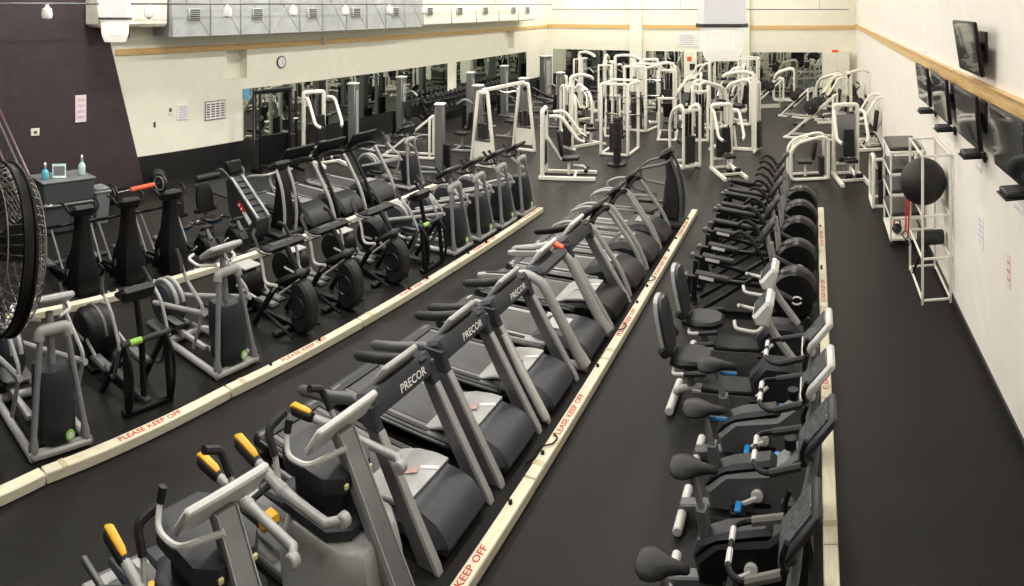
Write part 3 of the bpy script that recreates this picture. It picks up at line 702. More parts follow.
def elliptical_w(name):
    """Black elliptical with a curved fender in front and a long flat console."""
    t = thing(name, '', 'elliptical')
    w = MB()
    prof = []
    for k in range(15):
        a = PI * (-.5 + k / 14.0)
        prof.append((.24 * math.cos(a) - .17, .35 + .335 * math.sin(a)))
    w.prism(prof + [(-.29, .62), (-.29, .12)], -.10, .10, ch=.035)
    fd = w.put('front_fender', 'black_rubber', t)
    MB().torus((-.16, -.102, .36), .13, .012, 'y', 16, 6).put('fender_ring', 'black_gloss', fd)
    d = MB().lathe([(.05, -.19), (.22, -.18), (.27, -.12), (.27, .12), (.22, .18), (.05, .19)], (-1.28, 0, .32), 'y', 24).put('drive_drum', 'black_plastic', t)
    MB().box((-1.22, 0, .58), (.26, .30, .03), .012).put('drum_cap', 'light_grey', d)
    MB().box((-1.28, 0, .03), (.5, .46, .06), .02).put('rear_foot', 'black_plastic', t)
    MB().bar((-1.1, 0, .06), (-.1, 0, .06), .10, .07, .01).put('spine', 'black_plastic', t)
    MB().box((-.34, 0, .03), (.1, .66, .055), .02).put('front_foot', 'black_plastic', t)
    for s in (-1, 1):
        f = MB().tube([(-.74, s * .30, .03), (-.34, s * .27, .66), (-.24, s * .22, .74), (-.18, 0, .76)], .038, 8, bend=.08).put('side_frame', 'black_plastic', t)
        MB().cyl((-.60, s * .29, .26), (-.10, s * .24, .05), .024, n=8).put('brace', 'black_plastic', f)
        a = MB().tube([(-.30, s * .31, .66), (-.52, s * .32, .62), (-.56, s * .32, .90), (-.72, s * .30, 1.10)], .02, 8, bend=.1).put('moving_handle', 'pale_grey', t)
        MB().tube([(-.66, s * .305, 1.03), (-.78, s * .29, 1.17), (-.82, s * .22, 1.22)], .027, 8).put('grip', 'black_rubber', a)
        px = -.75 - s * .12
        p = MB().box((px, s * .17, .25 - s * .05), (.36, .15, .05), .02).put('pedal', 'dark_grey', t)
        MB().box((px, s * .17, .277 - s * .05), (.28, .10, .01), .003).put('tread', 'mid_grey', p)
        MB().cyl((px - .1, s * .19, .24 - s * .05), (-1.2, s * .21, .36), .02, n=8).put('crank_rod', 'silver_paint', t)
        MB().cyl((-.32, s * .31, .64), (px, s * .25, .24 - s * .05), .018, n=8).put('link_arm', 'light_grey', t)
    MB().ball((-.20, .0, .76), (.07, .1, .06), 10, 6).put('hub', 'dark_grey', t)
    MB().tube([(-.22, 0, .76), (-.44, 0, 1.04)], .04, 8).put('mast', 'black_plastic', t)
    c = MB().prism([(-.42, 1.02), (-.41, 1.07), (-.46, 1.10), (-.62, 1.06), (-.63, 1.02)], -.34, .34, ch=.03).put('console', 'black_plastic', t)
    slab((-.54, 0, 1.083), (.11, .4, .01), -.18, .003).put('screen', 'lcd', c)
    MB().tube([(-.36, -.34, 1.05), (-.44, -.40, 1.04), (-.60, -.40, 1.06), (-.66, -.34, 1.05)], .014, 6, bend=.05).put('fixed_handle', 'mid_grey', t)
    MB().tube([(-.36, .34, 1.05), (-.44, .40, 1.04), (-.60, .40, 1.06), (-.66, .34, 1.05)], .014, 6, bend=.05).put('fixed_handle', 'mid_grey', t)
    return t
def stair_tower(name):
    """Black elliptical with one tall tapering tower."""
    t = thing(name, '', 'elliptical')
    MB().loft([[(x, y * w, z) for x, y in ((x0, -1), (x1 - .03, -1), (x1, -.6), (x1, .6), (x1 - .03, 1), (x0, 1))]
               for x0, x1, w, z in ((-.46, .0, .165, .06), (-.46, .0, .18, .24), (-.44, -.03, .165, .44), (-.38, -.10, .11, .68), (-.36, -.14, .085, .95), (-.36, -.16, .08, 1.16))]).put('tower', 'black_plastic', t)
    MB().box((-.05, 0, .03), (.1, .62, .055), .02).put('front_foot', 'dark_grey', t)
    for s in (-1, 1): MB().cyl((-.05, s * .31, .03), (-.05, s * .34, .03), .032, n=8).put('foot_cap', 'light_grey', t)
    MB().bar((-.4, 0, .06), (-1.45, 0, .06), .10, .07, .01).put('spine', 'black_plastic', t)
    MB().box((-1.45, 0, .03), (.1, .6, .055), .02).put('rear_foot', 'dark_grey', t)
    c = MB().prism([(-.20, 1.14), (-.15, 1.27), (-.20, 1.31), (-.36, 1.19), (-.34, 1.14)], -.17, .17, ch=.03).put('console', 'black_plastic', t)
    slab((-.285, 0, 1.262), (.14, .24, .01), -.62, .003).put('screen', 'lcd', c)
    MB().box((-.168, 0, 1.25), (.01, .09, .02), .002, rot=(0, -.35, 0)).put('badge', 'light_grey', c)
    MB().tube([(-.22, -.18, 1.18), (-.20, -.24, 1.24), (-.26, -.27, 1.32), (-.42, -.27, 1.32)], .018, 6, bend=.04).put('fixed_handle', 'black_plastic', t)
    MB().tube([(-.22, .18, 1.18), (-.20, .24, 1.24), (-.26, .27, 1.32), (-.42, .27, 1.32)], .018, 6, bend=.04).put('fixed_handle', 'black_plastic', t)
    for s in (-1, 1):
        a = MB().tube([(-.30, s * .11, 1.04), (-.38, s * .31, 1.0), (-.75, s * .34, .86), (-.86, s * .34, .92)], .024, 8, bend=.08).put('moving_handle', 'black_plastic', t)
        MB().cyl((-.62, s * .33, .90), (-.25, s * .31, .42), .017, n=8).put('link_rod', 'silver_paint', a)
        px = -.95 + s * .15
        p = MB().box((px, s * .16, .26 + s * .06), (.36, .15, .05), .02).put('pedal', 'dark_grey', t)
        MB().box((px, s * .16, .287 + s * .06), (.28, .10, .01), .003).put('tread', 'mid_grey', p)
        MB().bar((px, s * .16, .22 + s * .06), (-.35, s * .23, .30), .045, .05, .006).put('pedal_arm', 'black_plastic', t)
        MB().tube([(-.36, s * .22, .14), (-.30, s * .30, .14), (-.14, s * .30, .36), (-.22, s * .25, .42)], .02, 6, bend=.04).put('crank_guard', 'black_plastic', t)
    return t
def recumbent(name, frame='light_grey', rim='pale_grey', seat='vinyl_black', shell='navy_shroud', head=True):
    t = thing(name, '', 'exercise bike')
    for x, l in ((-.12, .56), (-1.46, .56)):
        f = MB().cyl((x, -l / 2, .045), (x, l / 2, .045), .045, n=10, ch=.008).put('foot', 'pale_grey' if x < -1 else 'mid_grey', t)
    MB().tube([(-1.46, 0, .09), (-1.40, 0, .13), (-1.22, 0, .17), (-.5, 0, .17)], .04, 10, bend=.08).put('main_rail', frame, t)
    MB().bar((-1.25, -.13, .20), (-.62, -.13, .20), .03, .03).put('seat_rail', frame, t)
    MB().box((-.88, 0, .215), (.55, .30, .05), .015).put('step_plate', 'black_plastic', t)
    MB().prism([(-.60, .10), (-.66, .34), (-.50, .52), (-.22, .50), (-.05, .34), (-.03, .12)], -.13, .13, ch=.05).put('drive_shell', shell, t)
    MB().tube([(-1.28, 0, .20), (-1.32, 0, .42)], .05, 10).put('seat_post', 'mid_grey', t)
    s_ = MB().loft([[(-1.26 + x * k, y * k, z) for x, y in ((-.22, -.16), (-.10, -.22), (.10, -.20), (.21, -.10), (.21, .10), (.10, .20), (-.10, .22), (-.22, .16))] for k, z in ((.8, .43), (1, .46), (1, .50), (.86, .525), (.4, .52))]).put('seat', seat, t)
    MB().box((-1.20, 0, .415), (.2, .16, .03), .008).put('seat_bracket', 'blue_plastic', t)
    b = MB().loft([[(-1.50 - (z - .55) * .22 + x, y * w, z) for x, y in ((-.03, -.9), (.03, -1), (.045, -.5), (.045, .5), (.03, 1), (-.03, .9))] for w, z in ((.12, .56), (.19, .62), (.20, .80), (.18, .98), (.13, 1.06), (.06, 1.09))]).put('backrest', 'slate_plastic' if rim == 'pale_grey' else seat, t)
    MB().loft([[(-1.525 - (z - .55) * .22 + x, y * w, z) for x, y in ((-.025, -.9), (.02, -1), (.02, 1), (-.025, .9))] for w, z in ((.13, .555), (.205, .62), (.215, .80), (.195, .98), (.145, 1.07), (.06, 1.105))]).put('back_shell', 'light_grey' if rim == 'pale_grey' else 'black_plastic', b)
    MB().tube([(-1.38, 0, .42), (-1.53, 0, .50), (-1.58, 0, .75)], .03, 8, bend=.05).put('back_post', 'dark_grey', t)
    for s in (-1, 1):
        h = MB().tube([(-1.44, s * .10, .42), (-1.42, s * .29, .44), (-1.10, s * .30, .48)], .018, 8, bend=.06).put('side_handle', 'pale_grey', t)
        MB().tube([(-1.3, s * .297, .455), (-1.08, s * .30, .482)], .026, 8).put('grip', 'black_rubber', h)
        MB().cyl((-1.56, s * .14, .58), (-1.5, s * .26, .62), .05, n=10, ch=.01).put('bottle_holder', 'black_plastic', t)
        MB().cyl((-.46, s * .14, .30), (-.46 + s * .12, s * .15, .30 + s * .1), .018, n=8).put('crank', 'pale_grey', t)
        MB().box((-.46 + s * .12, s * .21, .30 + s * .1), (.11, .09, .04), .01).put('pedal', 'black_plastic', t)
    if not head:
        MB().tube([(-.18, 0, .46), (-.34, 0, .62)], .04, 8).put('mast', frame, t)
        MB().box((-.36, 0, .64), (.16, .22, .05), .02, rot=(0, -.6, 0)).put('console', rim, t)
        return t
    MB().tube([(-.18, 0, .48), (-.42, 0, .80), (-.52, 0, 1.00)], .04, 8, bend=.1).put('mast', frame, t)
    c = MB().prism([(-.45, .92), (-.40, 1.14), (-.44, 1.18), (-.48, 1.18), (-.62, 1.02), (-.58, .94)], -.19, .19, ch=.03).put('console', rim, t)
    slab((-.548, 0, 1.105), (.19, .3, .012), -.86, .004).put('screen', 'lcd', c)
    MB().tube([(-.46, -.06, .96), (-.56, -.24, .90), (-.78, -.26, .94), (-.80, -.18, .98)], .018, 8, bend=.06).put('front_handle', 'pale_grey', t)
    MB().tube([(-.46, .06, .96), (-.56, .24, .90), (-.78, .26, .94), (-.80, .18, .98)], .018, 8, bend=.06).put('front_handle', 'pale_grey', t)
    return t
def climber(name):
    """Big inclined climber: slanted side panels with a red and white badge, ladder rungs between."""
    t = thing(name, '', 'climber')
    poly = [(-.90, .98), (-.76, 1.06), (-.03, .46), (-.03, .24), (-.18, .03), (-.50, .03), (-.80, .42)]
    p = MB().prism(poly, -.15, .15, ch=.02).put('side_panel', 'dark_grey', t)
    for s in (-1, 1):
        MB().prism([(-.78, 1.075), (-.71, 1.06), (-.02, .50), (-.02, .45)], s * .13 - .03, s * .13 + .03, ch=.008).put('edge_rail', 'silver_paint', p)
        MB().prism([(-.55, .62), (-.49, .69), (-.33, .545), (-.39, .475)], s * .15, s * .15 + s * .006).put('red_badge', 'red_logo', p)
        for k in range(3): MB().prism([(-.53 + k * .06, .615 - k * .054), (-.50 + k * .06, .645 - k * .054), (-.475 + k * .06, .62 - k * .054), (-.505 + k * .06, .59 - k * .054)], s * .156, s * .156 + s * .003).put('badge_mark', 'white_ink', p)
        MB().prism([(-.385, .47), (-.33, .535), (-.17, .39), (-.225, .325)], s * .15, s * .15 + s * .006).put('white_badge', 'white_ink', p)
        MB().tube([(-.72, s * .13, .98), (-.80, s * .22, 1.16), (-.96, s * .22, 1.20), (-1.08, s * .22, 1.12)], .02, 8, bend=.07).put('handrail', 'mid_grey', t)
    for k in range(6):
        q = k / 5.0
        MB().cyl((-.66 + q * .52, -.09, .99 - q * .425), (-.66 + q * .52, .09, .99 - q * .425), .022, n=8).put('rung', 'dark_grey', t)
    MB().box((-.36, 0, .02), (.6, .5, .04), .012).put('foot', 'black_plastic', t)
    c = MB().box((-.84, 0, 1.22), (.12, .34, .24), .03, rot=(0, -.3, 0)).put('console', 'black_plastic', t)
    MB().box((-.905, 0, 1.20), (.012, .26, .16), .004, rot=(0, -.3, 0)).put('screen', 'lcd', c)
    MB().bar((-.76, 0, .93), (-.84, 0, 1.15), .2, .06, .01).put('console_post', 'black_plastic', t)
    return t
def stepper(name, tone='dark_grey', edge='light_grey'):
    """Stair stepper with a tall curved back column."""
    t = thing(name, '', 'stepper')
    MB().box((-.45, 0, .05), (1.0, .62, .10), .03).put('base', 'dark_grey', t)
    col = MB().prism([(-.02, .08), (.02, .42), (-.06, .88), (-.20, 1.16), (-.30, 1.18), (-.28, .84), (-.34, .40), (-.42, .10)], -.13, .13, ch=.05).put('column', tone, t)
    for s in (-1, 1):
        MB().tube([(.0, s * .15, .06), (.04, s * .15, .42), (-.04, s * .15, .90), (-.20, s * .15, 1.2)], .03, 8, bend=.25).put('edge_tube', edge, col)
        MB().tube([(-.18, s * .15, 1.16), (-.24, s * .34, 1.12), (-.70, s * .36, 1.02), (-.92, s * .36, .86), (-.86, s * .36, .66), (-.4, s * .34, .6)], .024, 8, bend=.1).put('handrail', edge, t)
        p = MB().box((-.68, s * .16, .28 + s * .06), (.38, .17, .05), .02).put('pedal', 'black_plastic', t)
        MB().bar((-.32, s * .16, .34), (-.66, s * .16, .26 + s * .06), .05, .05).put('pedal_arm', 'mid_grey', t)
    c = MB().prism([(-.20, 1.16), (-.14, 1.30), (-.19, 1.34), (-.40, 1.22), (-.38, 1.16)], -.2, .2, ch=.03).put('console', 'black_plastic', t)
    slab((-.30, 0, 1.29), (.17, .3, .01), -.5, .003).put('screen', 'lcd', c)
    return t
G = 'cardio machines of the left row'
EX = -5.80
ep, ek, eo, ew = elliptical_p('elliptical_trainer'), elliptical_p('elliptical_trainer', 'black_plastic', 'black_plastic'), elliptical_o('elliptical_trainer'), elliptical_w('elliptical_trainer')
for pr, x, y, lab in ((ep, -5.62, 2.70, 'elliptical with arched grey frame and green-stickered shroud, beside the black fan'),
                      (eo, -5.80, 3.80, 'black A-frame elliptical between the two nearest green-stickered ellipticals'),
                      (ep, EX, 5.00, 'elliptical with arched grey frame and green sticker, right of the near A-frame elliptical'),
                      (ew, EX + .02, 6.18, 'black elliptical with curved front fender, nearest of the three alike'),
                      (ew, EX + .02, 7.10, 'black elliptical with curved front fender, middle of the three alike'),
                      (ew, EX + .04, 8.18, 'black elliptical with curved front fender, farthest of the three alike'),
                      (eo, EX + .06, 9.02, 'black A-frame elliptical beside the far grey-legged ellipticals'),
                      (ek, EX + .10, 9.90, 'grey-legged elliptical, nearest of the four at the far end of the left barrier'),
                      (ek, EX + .14, 10.70, 'grey-legged elliptical, second of the four at the far end of the left barrier'),
                      (ek, EX + .19, 11.50, 'grey-legged elliptical, third of the four at the far end of the left barrier'),
                      (ek, EX + .24, 12.30, 'grey-legged elliptical at the very far end of the left barrier')):
    place(pr, USED, (x, y, 0), 0, lab, G)
G = 'cardio machines of the far left row'
st = stair_tower('tower_elliptical')
for y, lab in ((4.46, 'black elliptical with tall tapered tower, nearest the grey cabinet'), (5.25, 'black elliptical with tall tapered tower, middle of the three'), (6.02, 'black elliptical with tall tapered tower, rightmost of the three')):
    place(st, USED, (-8.38, y, 0), 0, lab, G)
rd = recumbent('recumbent_bike', 'mid_grey', 'dark_grey', 'vinyl_black', 'black_plastic', False)
place(rd, USED, (-8.36, 6.72, 0), 0, 'dark recumbent bike beside the tower ellipticals, left of its twin', G, (.74, .92, .88))
place(rd, USED, (-8.36, 7.38, 0), 0, 'dark recumbent bike just left of the red-badged climber', G, (.74, .92, .88))
place(climber('ladder_climber'), USED, (-8.58, 7.98, 0), 0, 'dark inclined climber with a red and white badge on its side', G)
place(stepper('stair_stepper', 'black_plastic'), USED, (-8.60, 8.62, 0), 0, 'black stepper with pale curved edges right of the red-badged climber', G)
tdl = treadmill_c('treadmill', loops=False, cs=(.46, .80), tilt=-.9)
for y, lab in ((9.42, 'treadmill with big black console right of the climber, nearest of three'), (10.38, 'treadmill with big black console, middle of the three behind the ellipticals'), (11.45, 'treadmill with big black console, farthest of the three behind the ellipticals')):
    place(tdl, USED, (-8.5, y, 0), 0, lab, G, (1, 1, 1.12))
place(ek, USED, (-8.60, 12.75, 0), 0, 'grey elliptical with dark shroud beyond the black-console treadmills', G)
G = 'cardio machines of the middle row'
place(stepper('stair_stepper', 'dark_grey', 'mid_grey'), USED, (-2.54, 12.55, 0), 0, 'grey stepper with tall curved column at the far end of the treadmills', G, (1, 1, 1.1))
# ================================================================ RIGHT ROW: bikes and drum ellipticals
def upright_bike(name, shell, rim, grip='black_rubber', lever=True, bar='black_plastic'):
    t = thing(name, '', 'exercise bike')
    for x in (-.12, -1.08):
        MB().cyl((x, -.25, .04), (x, .25, .04), .04, n=10, ch=.008).put('foot', 'pale_grey' if x < -1 else 'mid_grey', t)
    MB().prism([(-1.12, .05), (-1.10, .11), (-.70, .16), (-.10, .14), (-.06, .05)], -.05, .05, ch=.012).put('main_frame', 'mid_grey', t)
    sh = MB().prism([(-.84, .14), (-.88, .30), (-.72, .44), (-.34, .48), (-.16, .62), (-.06, .62), (-.01, .40), (-.03, .12)], -.11, .11, ch=.03).put('drive_shell', shell, t)
    MB().prism([(-.90, .30), (-.86, .42), (-.66, .50), (-.36, .55), (-.30, .50), (-.70, .43)], -.09, .09, ch=.03).put('top_ridge', 'navy_shroud', t)
    MB().box((-.42, -.113, .22), (.14, .008, .035), .002).put('badge', 'black_plastic', sh)
    MB().prism([(-.84, .36), (-.76, .36), (-.80, .62), (-.88, .62)], -.05, .05, ch=.01).put('post_sleeve', 'mid_grey', t)
    sp = MB().tube([(-.82, 0, .5), (-.90, 0, .84)], .028, 10).put('seat_post', 'silver_paint', t)
    for k in range(6): MB().cyl((-.838 - k * .012 + .026, 0, .60 + k * .036), (-.838 - k * .012 + .031, 0, .60 + k * .036), .008, n=6).put('notch', 'black_plastic', sp)
    MB().loft([[(-.92 + x, w * math.cos(2 * PI * k / 12), .885 + dz + h * math.sin(2 * PI * k / 12)) for k in range(12)]
               for x, w, h, dz in ((-.16, .03, .015, .01), (-.15, .08, .035, .005), (-.11, .115, .05, 0), (-.05, .125, .052, 0), (.01, .10, .047, 0), (.07, .055, .038, .002), (.14, .035, .03, .002), (.19, .028, .022, -.002), (.205, .012, .01, -.004))]).put('saddle', 'vinyl_black', t)
    if lever: MB().box((-.80, 0, .82), (.17, .035, .025), .008).put('lever', 'blue_plastic', t)
    for s in (-1, 1):
        MB().cyl((-.46, s * .10, .30), (-.46, s * .135, .30), .05 if s < 0 else .04, n=12, ch=.006).put('crank_cap', 'pale_grey', t)
        k = MB().bar((-.46, s * .145, .30), (-.46 - s * -.14, s * .15, .30 + s * .06), .022, .035).put('crank_arm', 'pale_grey', t)
        MB().box((-.46 + s * .14, s * .215, .30 + s * .06), (.12, .10, .035), .012).put('pedal', 'black_plastic', t)
        MB().box((-.46 + s * .14, s * .215, .335 + s * .06), (.05, .11, .03), .01).put('strap', 'blue_plastic' if lever else 'dark_grey', k)
    MB().tube([(-.10, 0, .58), (-.02, 0, .92), (.0, 0, 1.10)], .04, 10, bend=.1).put('mast', 'silver_paint', t)
    MB().cyl((-.20, .0, .62), (-.20, .0, .70), .05, n=12).put('cup_holder', 'black_plastic', t)
    c = slab((.02, 0, 1.22), (.40, .33, .06), -.86, .025).put('console', rim, t)
    slab((-.006, 0, 1.245), (.30, .25, .02), -.86, .004).put('screen', 'lcd', c)
    MB().bar((-.12, 0, 1.06), (.0, 0, 1.10), .26, .06, .02).put('console_neck', rim, t)
    for s in (-1, 1):
        h = MB().tube([(-.04, s * .06, 1.08), (-.08, s * .20, 1.09), (-.36, s * .22, 1.04), (-.44, s * .16, 1.06), (-.44, 0, 1.06)], .019, 8, bend=.07).put('handlebar', 'black_plastic', t)
        MB().tube([(-.44, s * .13, 1.06), (-.44, s * .03, 1.06)], .021, 8).put('pulse_sensor', 'pale_grey', h)
        MB().tube([(-.10, s * .203, 1.087), (-.32, s * .217, 1.045)], .028, 8).put('grip', grip, h)
        MB().tube([(-.06, s * .19, 1.09), (-.10, s * .20, 1.16), (-.06, s * .20, 1.26)], .02, 8, bend=.04).put('bull_horn', bar, h)
    return t
def drum_elliptical(name, padded=False):
    t = thing(name, '', 'elliptical')
    d = MB().lathe([(.10, -.16), (.28, -.155), (.32, -.11), (.33, -.03), (.33, .03), (.32, .11), (.28, .155), (.10, .16)], (-.28, 0, .35), 'y', 28).put('drive_drum', 'black_gloss', t)
    MB().lathe([(.13, -.168), (.17, -.166), (.17, -.158), (.13, -.158)], (-.27, 0, .335), 'y', 24).put('drum_groove', 'black_plastic', d)
    if not padded:
        MB().torus((-.24, -.163, .30), .065, .014, 'y', 16, 6, arc=(.4, 2.7), sc=(1, .75)).put('swirl_logo', 'white_ink', d)
        MB().torus((-.24, -.163, .30), .065, .014, 'y', 16, 6, arc=(PI + .4, PI + 2.7), sc=(1, .75)).put('swirl_logo', 'white_ink', d)
    MB().box((-.27, 0, .025), (.5, .5, .05), .015).put('front_foot', 'black_plastic', t)
    MB().bar((-.3, 0, .05), (-1.7, 0, .05), .09, .06, .01).put('spine', 'black_plastic', t)
    MB().box((-1.70, 0, .03), (.09, .76, .06), .015).put('rear_foot', 'black_plastic', t)
    for s in (-1, 1):
        y = s * .26
        MB().bar((-1.70, y, .05), (-1.66, y, .62), .07, .07, .01).put('rear_post', 'black_plastic', t)
        ph = s * .04
        a = MB().bar((-1.72, y, .64 + ph), (-.62, y * .8, .46 - ph), .06, .055, .01).put('pedal_arm', 'black_plastic', t)
        p = MB().box((-1.35, y, .635 + ph * .5), (.62 if padded else .46, .13, .06), .02, rot=(0, .16, 0)).put('pedal', 'black_rubber', a)
        if not padded: MB().box((-1.42, y - .068, .63 + ph * .5), (.2, .008, .04), .002, rot=(0, .16, 0)).put('label_plate', 'pale_grey', a)
        MB().cyl((-1.71, y - .05, .64 + ph), (-1.71, y + .05, .64 + ph), .04, n=10).put('roller', 'mid_grey', a)
        MB().bar((-1.60, y, .10), (-.62, y * .8, .72), .04, .05, .008).put('diagonal_brace', 'black_plastic', t)
        MB().bar((-.62, y * .8, .46 - ph), (-.30, s * .2, .34), .04, .05, .008).put('crank_link', 'mid_grey', t)
        h = MB().tube([(-.62, s * .24, .44), (-.66, s * .26, .85), (-.84, s * .26, 1.14), (-.98, s * .24, 1.22), (-1.06, s * .18, 1.16)], .022, 8, bend=.1).put('moving_handle', 'black_plastic', t)
        MB().tube([(-.752, s * .26, 1.0), (-.84, s * .26, 1.14), (-.94, s * .25, 1.2)], .03, 8).put('grip', 'black_rubber', h)
    MB().tube([(-.52, 0, .4), (-.60, 0, 1.0)], .045, 8).put('mast', 'light_grey', t)
    MB().box((-.62, 0, .98), (.06, .16, .34), .02, rot=(0, -.2, 0)).put('mast_cover', 'light_grey', t)
    c = slab((-.64, 0, 1.17), (.34, .30, .055), -.95, .025).put('console', 'dark_grey', t)
    slab((-.664, 0, 1.188), (.26, .23, .02), -.95, .004).put('screen', 'lcd', c)
    return t
G = 'machines of the right row'
X0 = .0
ub = upright_bike('upright_bike', 'black_plastic', 'dark_grey', 'wood_grey', lever=False)
place(ub, USED, (X0 - .10, 3.86, 0), 0, 'black upright bike with brown grips, nearest the camera and cut by the frame', G, (.88, 1, 1))
ub1 = upright_bike('upright_bike', 'black_plastic', 'slate_plastic', lever=False)
place(ub1, USED, (X0, 4.72, 0), 0, 'black upright bike, second from the camera', G, (.96, 1, 1))
ub2 = upright_bike('upright_bike', 'mid_grey', 'pale_grey')
place(ub2, USED, (X0, 5.42, 0), 0, 'grey-sided upright bike with white-rimmed console and blue lever, nearer of two', G)
place(ub2, USED, (X0, 6.10, 0), 0, 'grey-sided upright bike with white-rimmed console, beside the recumbent bikes', G)
ra = recumbent('recumbent_bike')
place(ra, USED, (X0 - .02, 6.96, 0), 0, 'recumbent bike with slate backrest, nearer of two in the right row', G)
place(ra, USED, (X0 - .02, 7.82, 0), 0, 'recumbent bike with slate backrest beside the drum ellipticals', G)
da, dp = drum_elliptical('drum_elliptical'), drum_elliptical('drum_elliptical', True)
for pr, y, lab in ((da, 9.0, 'black elliptical with swirl-marked drum, beside the recumbent bikes'), (da, 10.08, 'black elliptical with swirl-marked drum, second from the recumbent bikes'),
                   (dp, 11.15, 'black elliptical with plain drum, third from the recumbent bikes'), (dp, 12.1, 'black elliptical with plain drum, fourth from the recumbent bikes'), (dp, 13.05, 'black elliptical with plain drum at the far end of the right barrier')):
    place(pr, USED, (X0, y, 0), 0, lab, G)

# ---------------------------------------------------------------- televisions on the right wall
def television(y, z, w, h, lab, tilt=.12, box=True, off=.20, swivel=0.0):
    t = thing('television', lab, 'television', (XR, y, z), 0, 'televisions on the right wall')
    def M(mb): 
        R = Matrix.Translation((-off, 0, 0)) @ Matrix.Rotation(swivel, 4, 'Z') @ Matrix.Rotation(-tilt, 4, 'Y')
        mb.v = [tuple(R @ Vector(v)) for v in mb.v]; return mb
    b = M(MB().box((0, 0, 0), (.05, w, h), .012)).put('bezel', 'black_plastic', t)
    M(MB().box((-.024, 0, .008), (.01, w - .05, h - .06), .003)).put('screen_glass', 'screen', b)
    M(MB().box((.05, 0, -.02), (.06, w * .5, h * .55), .02)).put('rear_housing', 'black_plastic', t)
    MB().box((-.02, 0, 0), (.04, .3, .35), .008).put('wall_plate', 'dark_grey', t)
    MB().bar((-.03, 0, 0), (-off + .06, 0, -.01), .14, .1, .01).put('mount_arm', 'black_plastic', t)
    if box:
        s_ = MB().box((-.15, -.02, -h / 2 - .15), (.28, .30, .02), .006).put('shelf', 'black_plastic', t)
        MB().box((-.17, -.02, -h / 2 - .115), (.2, .26, .05), .01).put('media_box', 'dark_grey', s_)
        MB().box((-.01, -.02, -h / 2 - .17), (.02, .1, .12), .005).put('shelf_bracket', 'black_plastic', s_)
for y, z, lab, bx in ((10.65, 2.93, 'wall television farthest along the right wall, below the wooden rail', True), (9.15, 2.92, 'second-farthest wall television below the wooden rail', True),
                      (7.5, 2.92, 'wall television below the rail, directly under the high one', True), (5.82, 2.93, 'wall television at the right edge of the picture', True),
                      (7.5, 3.72, 'television mounted alone above the wooden rail', False)):
    television(y, z, 1.08, .60, lab, box=bx, tilt=.10 if bx else .16)
def wall_paper(name, px, py, w, h, lab, ink='lilac_ink', matn='paper', rows=5, cat='sign'):
    q = wall_left_at(px, py, XR)
    t = thing(name, lab, cat, (XR, q[1], q[2]))
    MB().box((-.003, 0, 0), (.006, w, h), .001).put('sheet', matn, t)
    for k in range(rows):
        MB().box((-.0065, 0, h * (.38 - .76 * (k + .5) / rows)), (.002, w * (.75 if k % 2 else .6), h * .05), 0).put('text_line', ink, t)
wall_paper('wall_notice', 981, 231, .24, .40, 'white notice with lilac print on the right wall below the televisions')
wall_paper('wall_notice', 1009, 271, .12, .34, 'narrow pink notice on the right wall nearest the camera', 'red_ink', 'paper_pink', 3)
for px, py, lab in ((978, 168, 'small label strip under the television below the high one'), (947, 143, 'small label strip under the second-farthest wall television'), (1018, 208, 'small label strip under the television at the picture edge'),
                    (925, 52, 'small white label above the wooden rail on the right wall')):
    wall_paper('label_strip', px, py, .30, .06, lab, 'ink', 'paper', 2)

# ---------------------------------------------------------------- white tube rack with ball
rk = thing('storage_rack', 'white square-tube rack holding the black exercise ball by the right wall', 'rack', (1.70, 9.88, 0))
rx0, rx1, ry0, ry1 = -.20, .20, -.62, .62
for x in (rx0, rx1):
    for y in (ry0, ry1): MB().box((x, y, 1.05), (.035, .035, 2.10), .005).put('post', 'white_paint', rk)
for z in (.06, .64, 1.24, 2.08):
    for y in (ry0, ry1): MB().box((0, y, z), (rx1 - rx0 - .036, .03, .03), .005).put('cross_rail', 'white_paint', rk)
    for x in (rx0, rx1): MB().box((x, 0, z), (.03, ry1 - ry0 - .036, .03), .005).put('side_rail', 'white_paint', rk)
tag(MB().ball((1.592, 9.78, 1.592), .343, 28, 18).put('exercise_ball', 'black_rubber'), 'large black exercise ball in the top of the white rack', 'ball')
tag(MB().lathe([(.03, -.2), (.10, -.19), (.11, -.16), (.11, .16), (.10, .19), (.03, .2)], (1.70, 9.75, .655 + .112), 'x', 18).put('foam_roller', 'dark_grey'), 'dark grey foam roller lying on the middle shelf of the white rack', 'foam roller')
for k, (x, lab) in enumerate(((1.49, 'red resistance band hanging on the side of the white rack'), (1.49, 'second red resistance band hanging behind the first on the rack'))):
    y = 10.25 + k * .3
    t = thing('resistance_band', lab, 'band', (x, y, 1.24))
    MB().tube([(-.03, 0, .02), (-.05, -.03, -.3), (-.05, .03, -.62)], .014, 6).put('tube', 'red_strap', t)
    MB().tube([(-.05, .03, -.62), (-.11, .03, -.70), (-.05, .03, -.78), (.0, .03, -.70)], .014, 6, closed=True).put('handle', 'black_plastic', t)
t = thing('cable_attachments', 'black pull-down cable and chrome handles hanging on the rack end', 'handle', (1.48, 9.30, .64))
MB().tube([(-.02, 0, .02), (-.05, .05, -.10), (-.09, .1, -.2), (-.05, .14, -.28)], .018, 6, bend=.04).put('strap', 'black_plastic', t)
MB().cyl((-.10, .06, -.22), (-.10, .20, -.22), .016, n=8).put('chrome_bar', 'chrome', t)
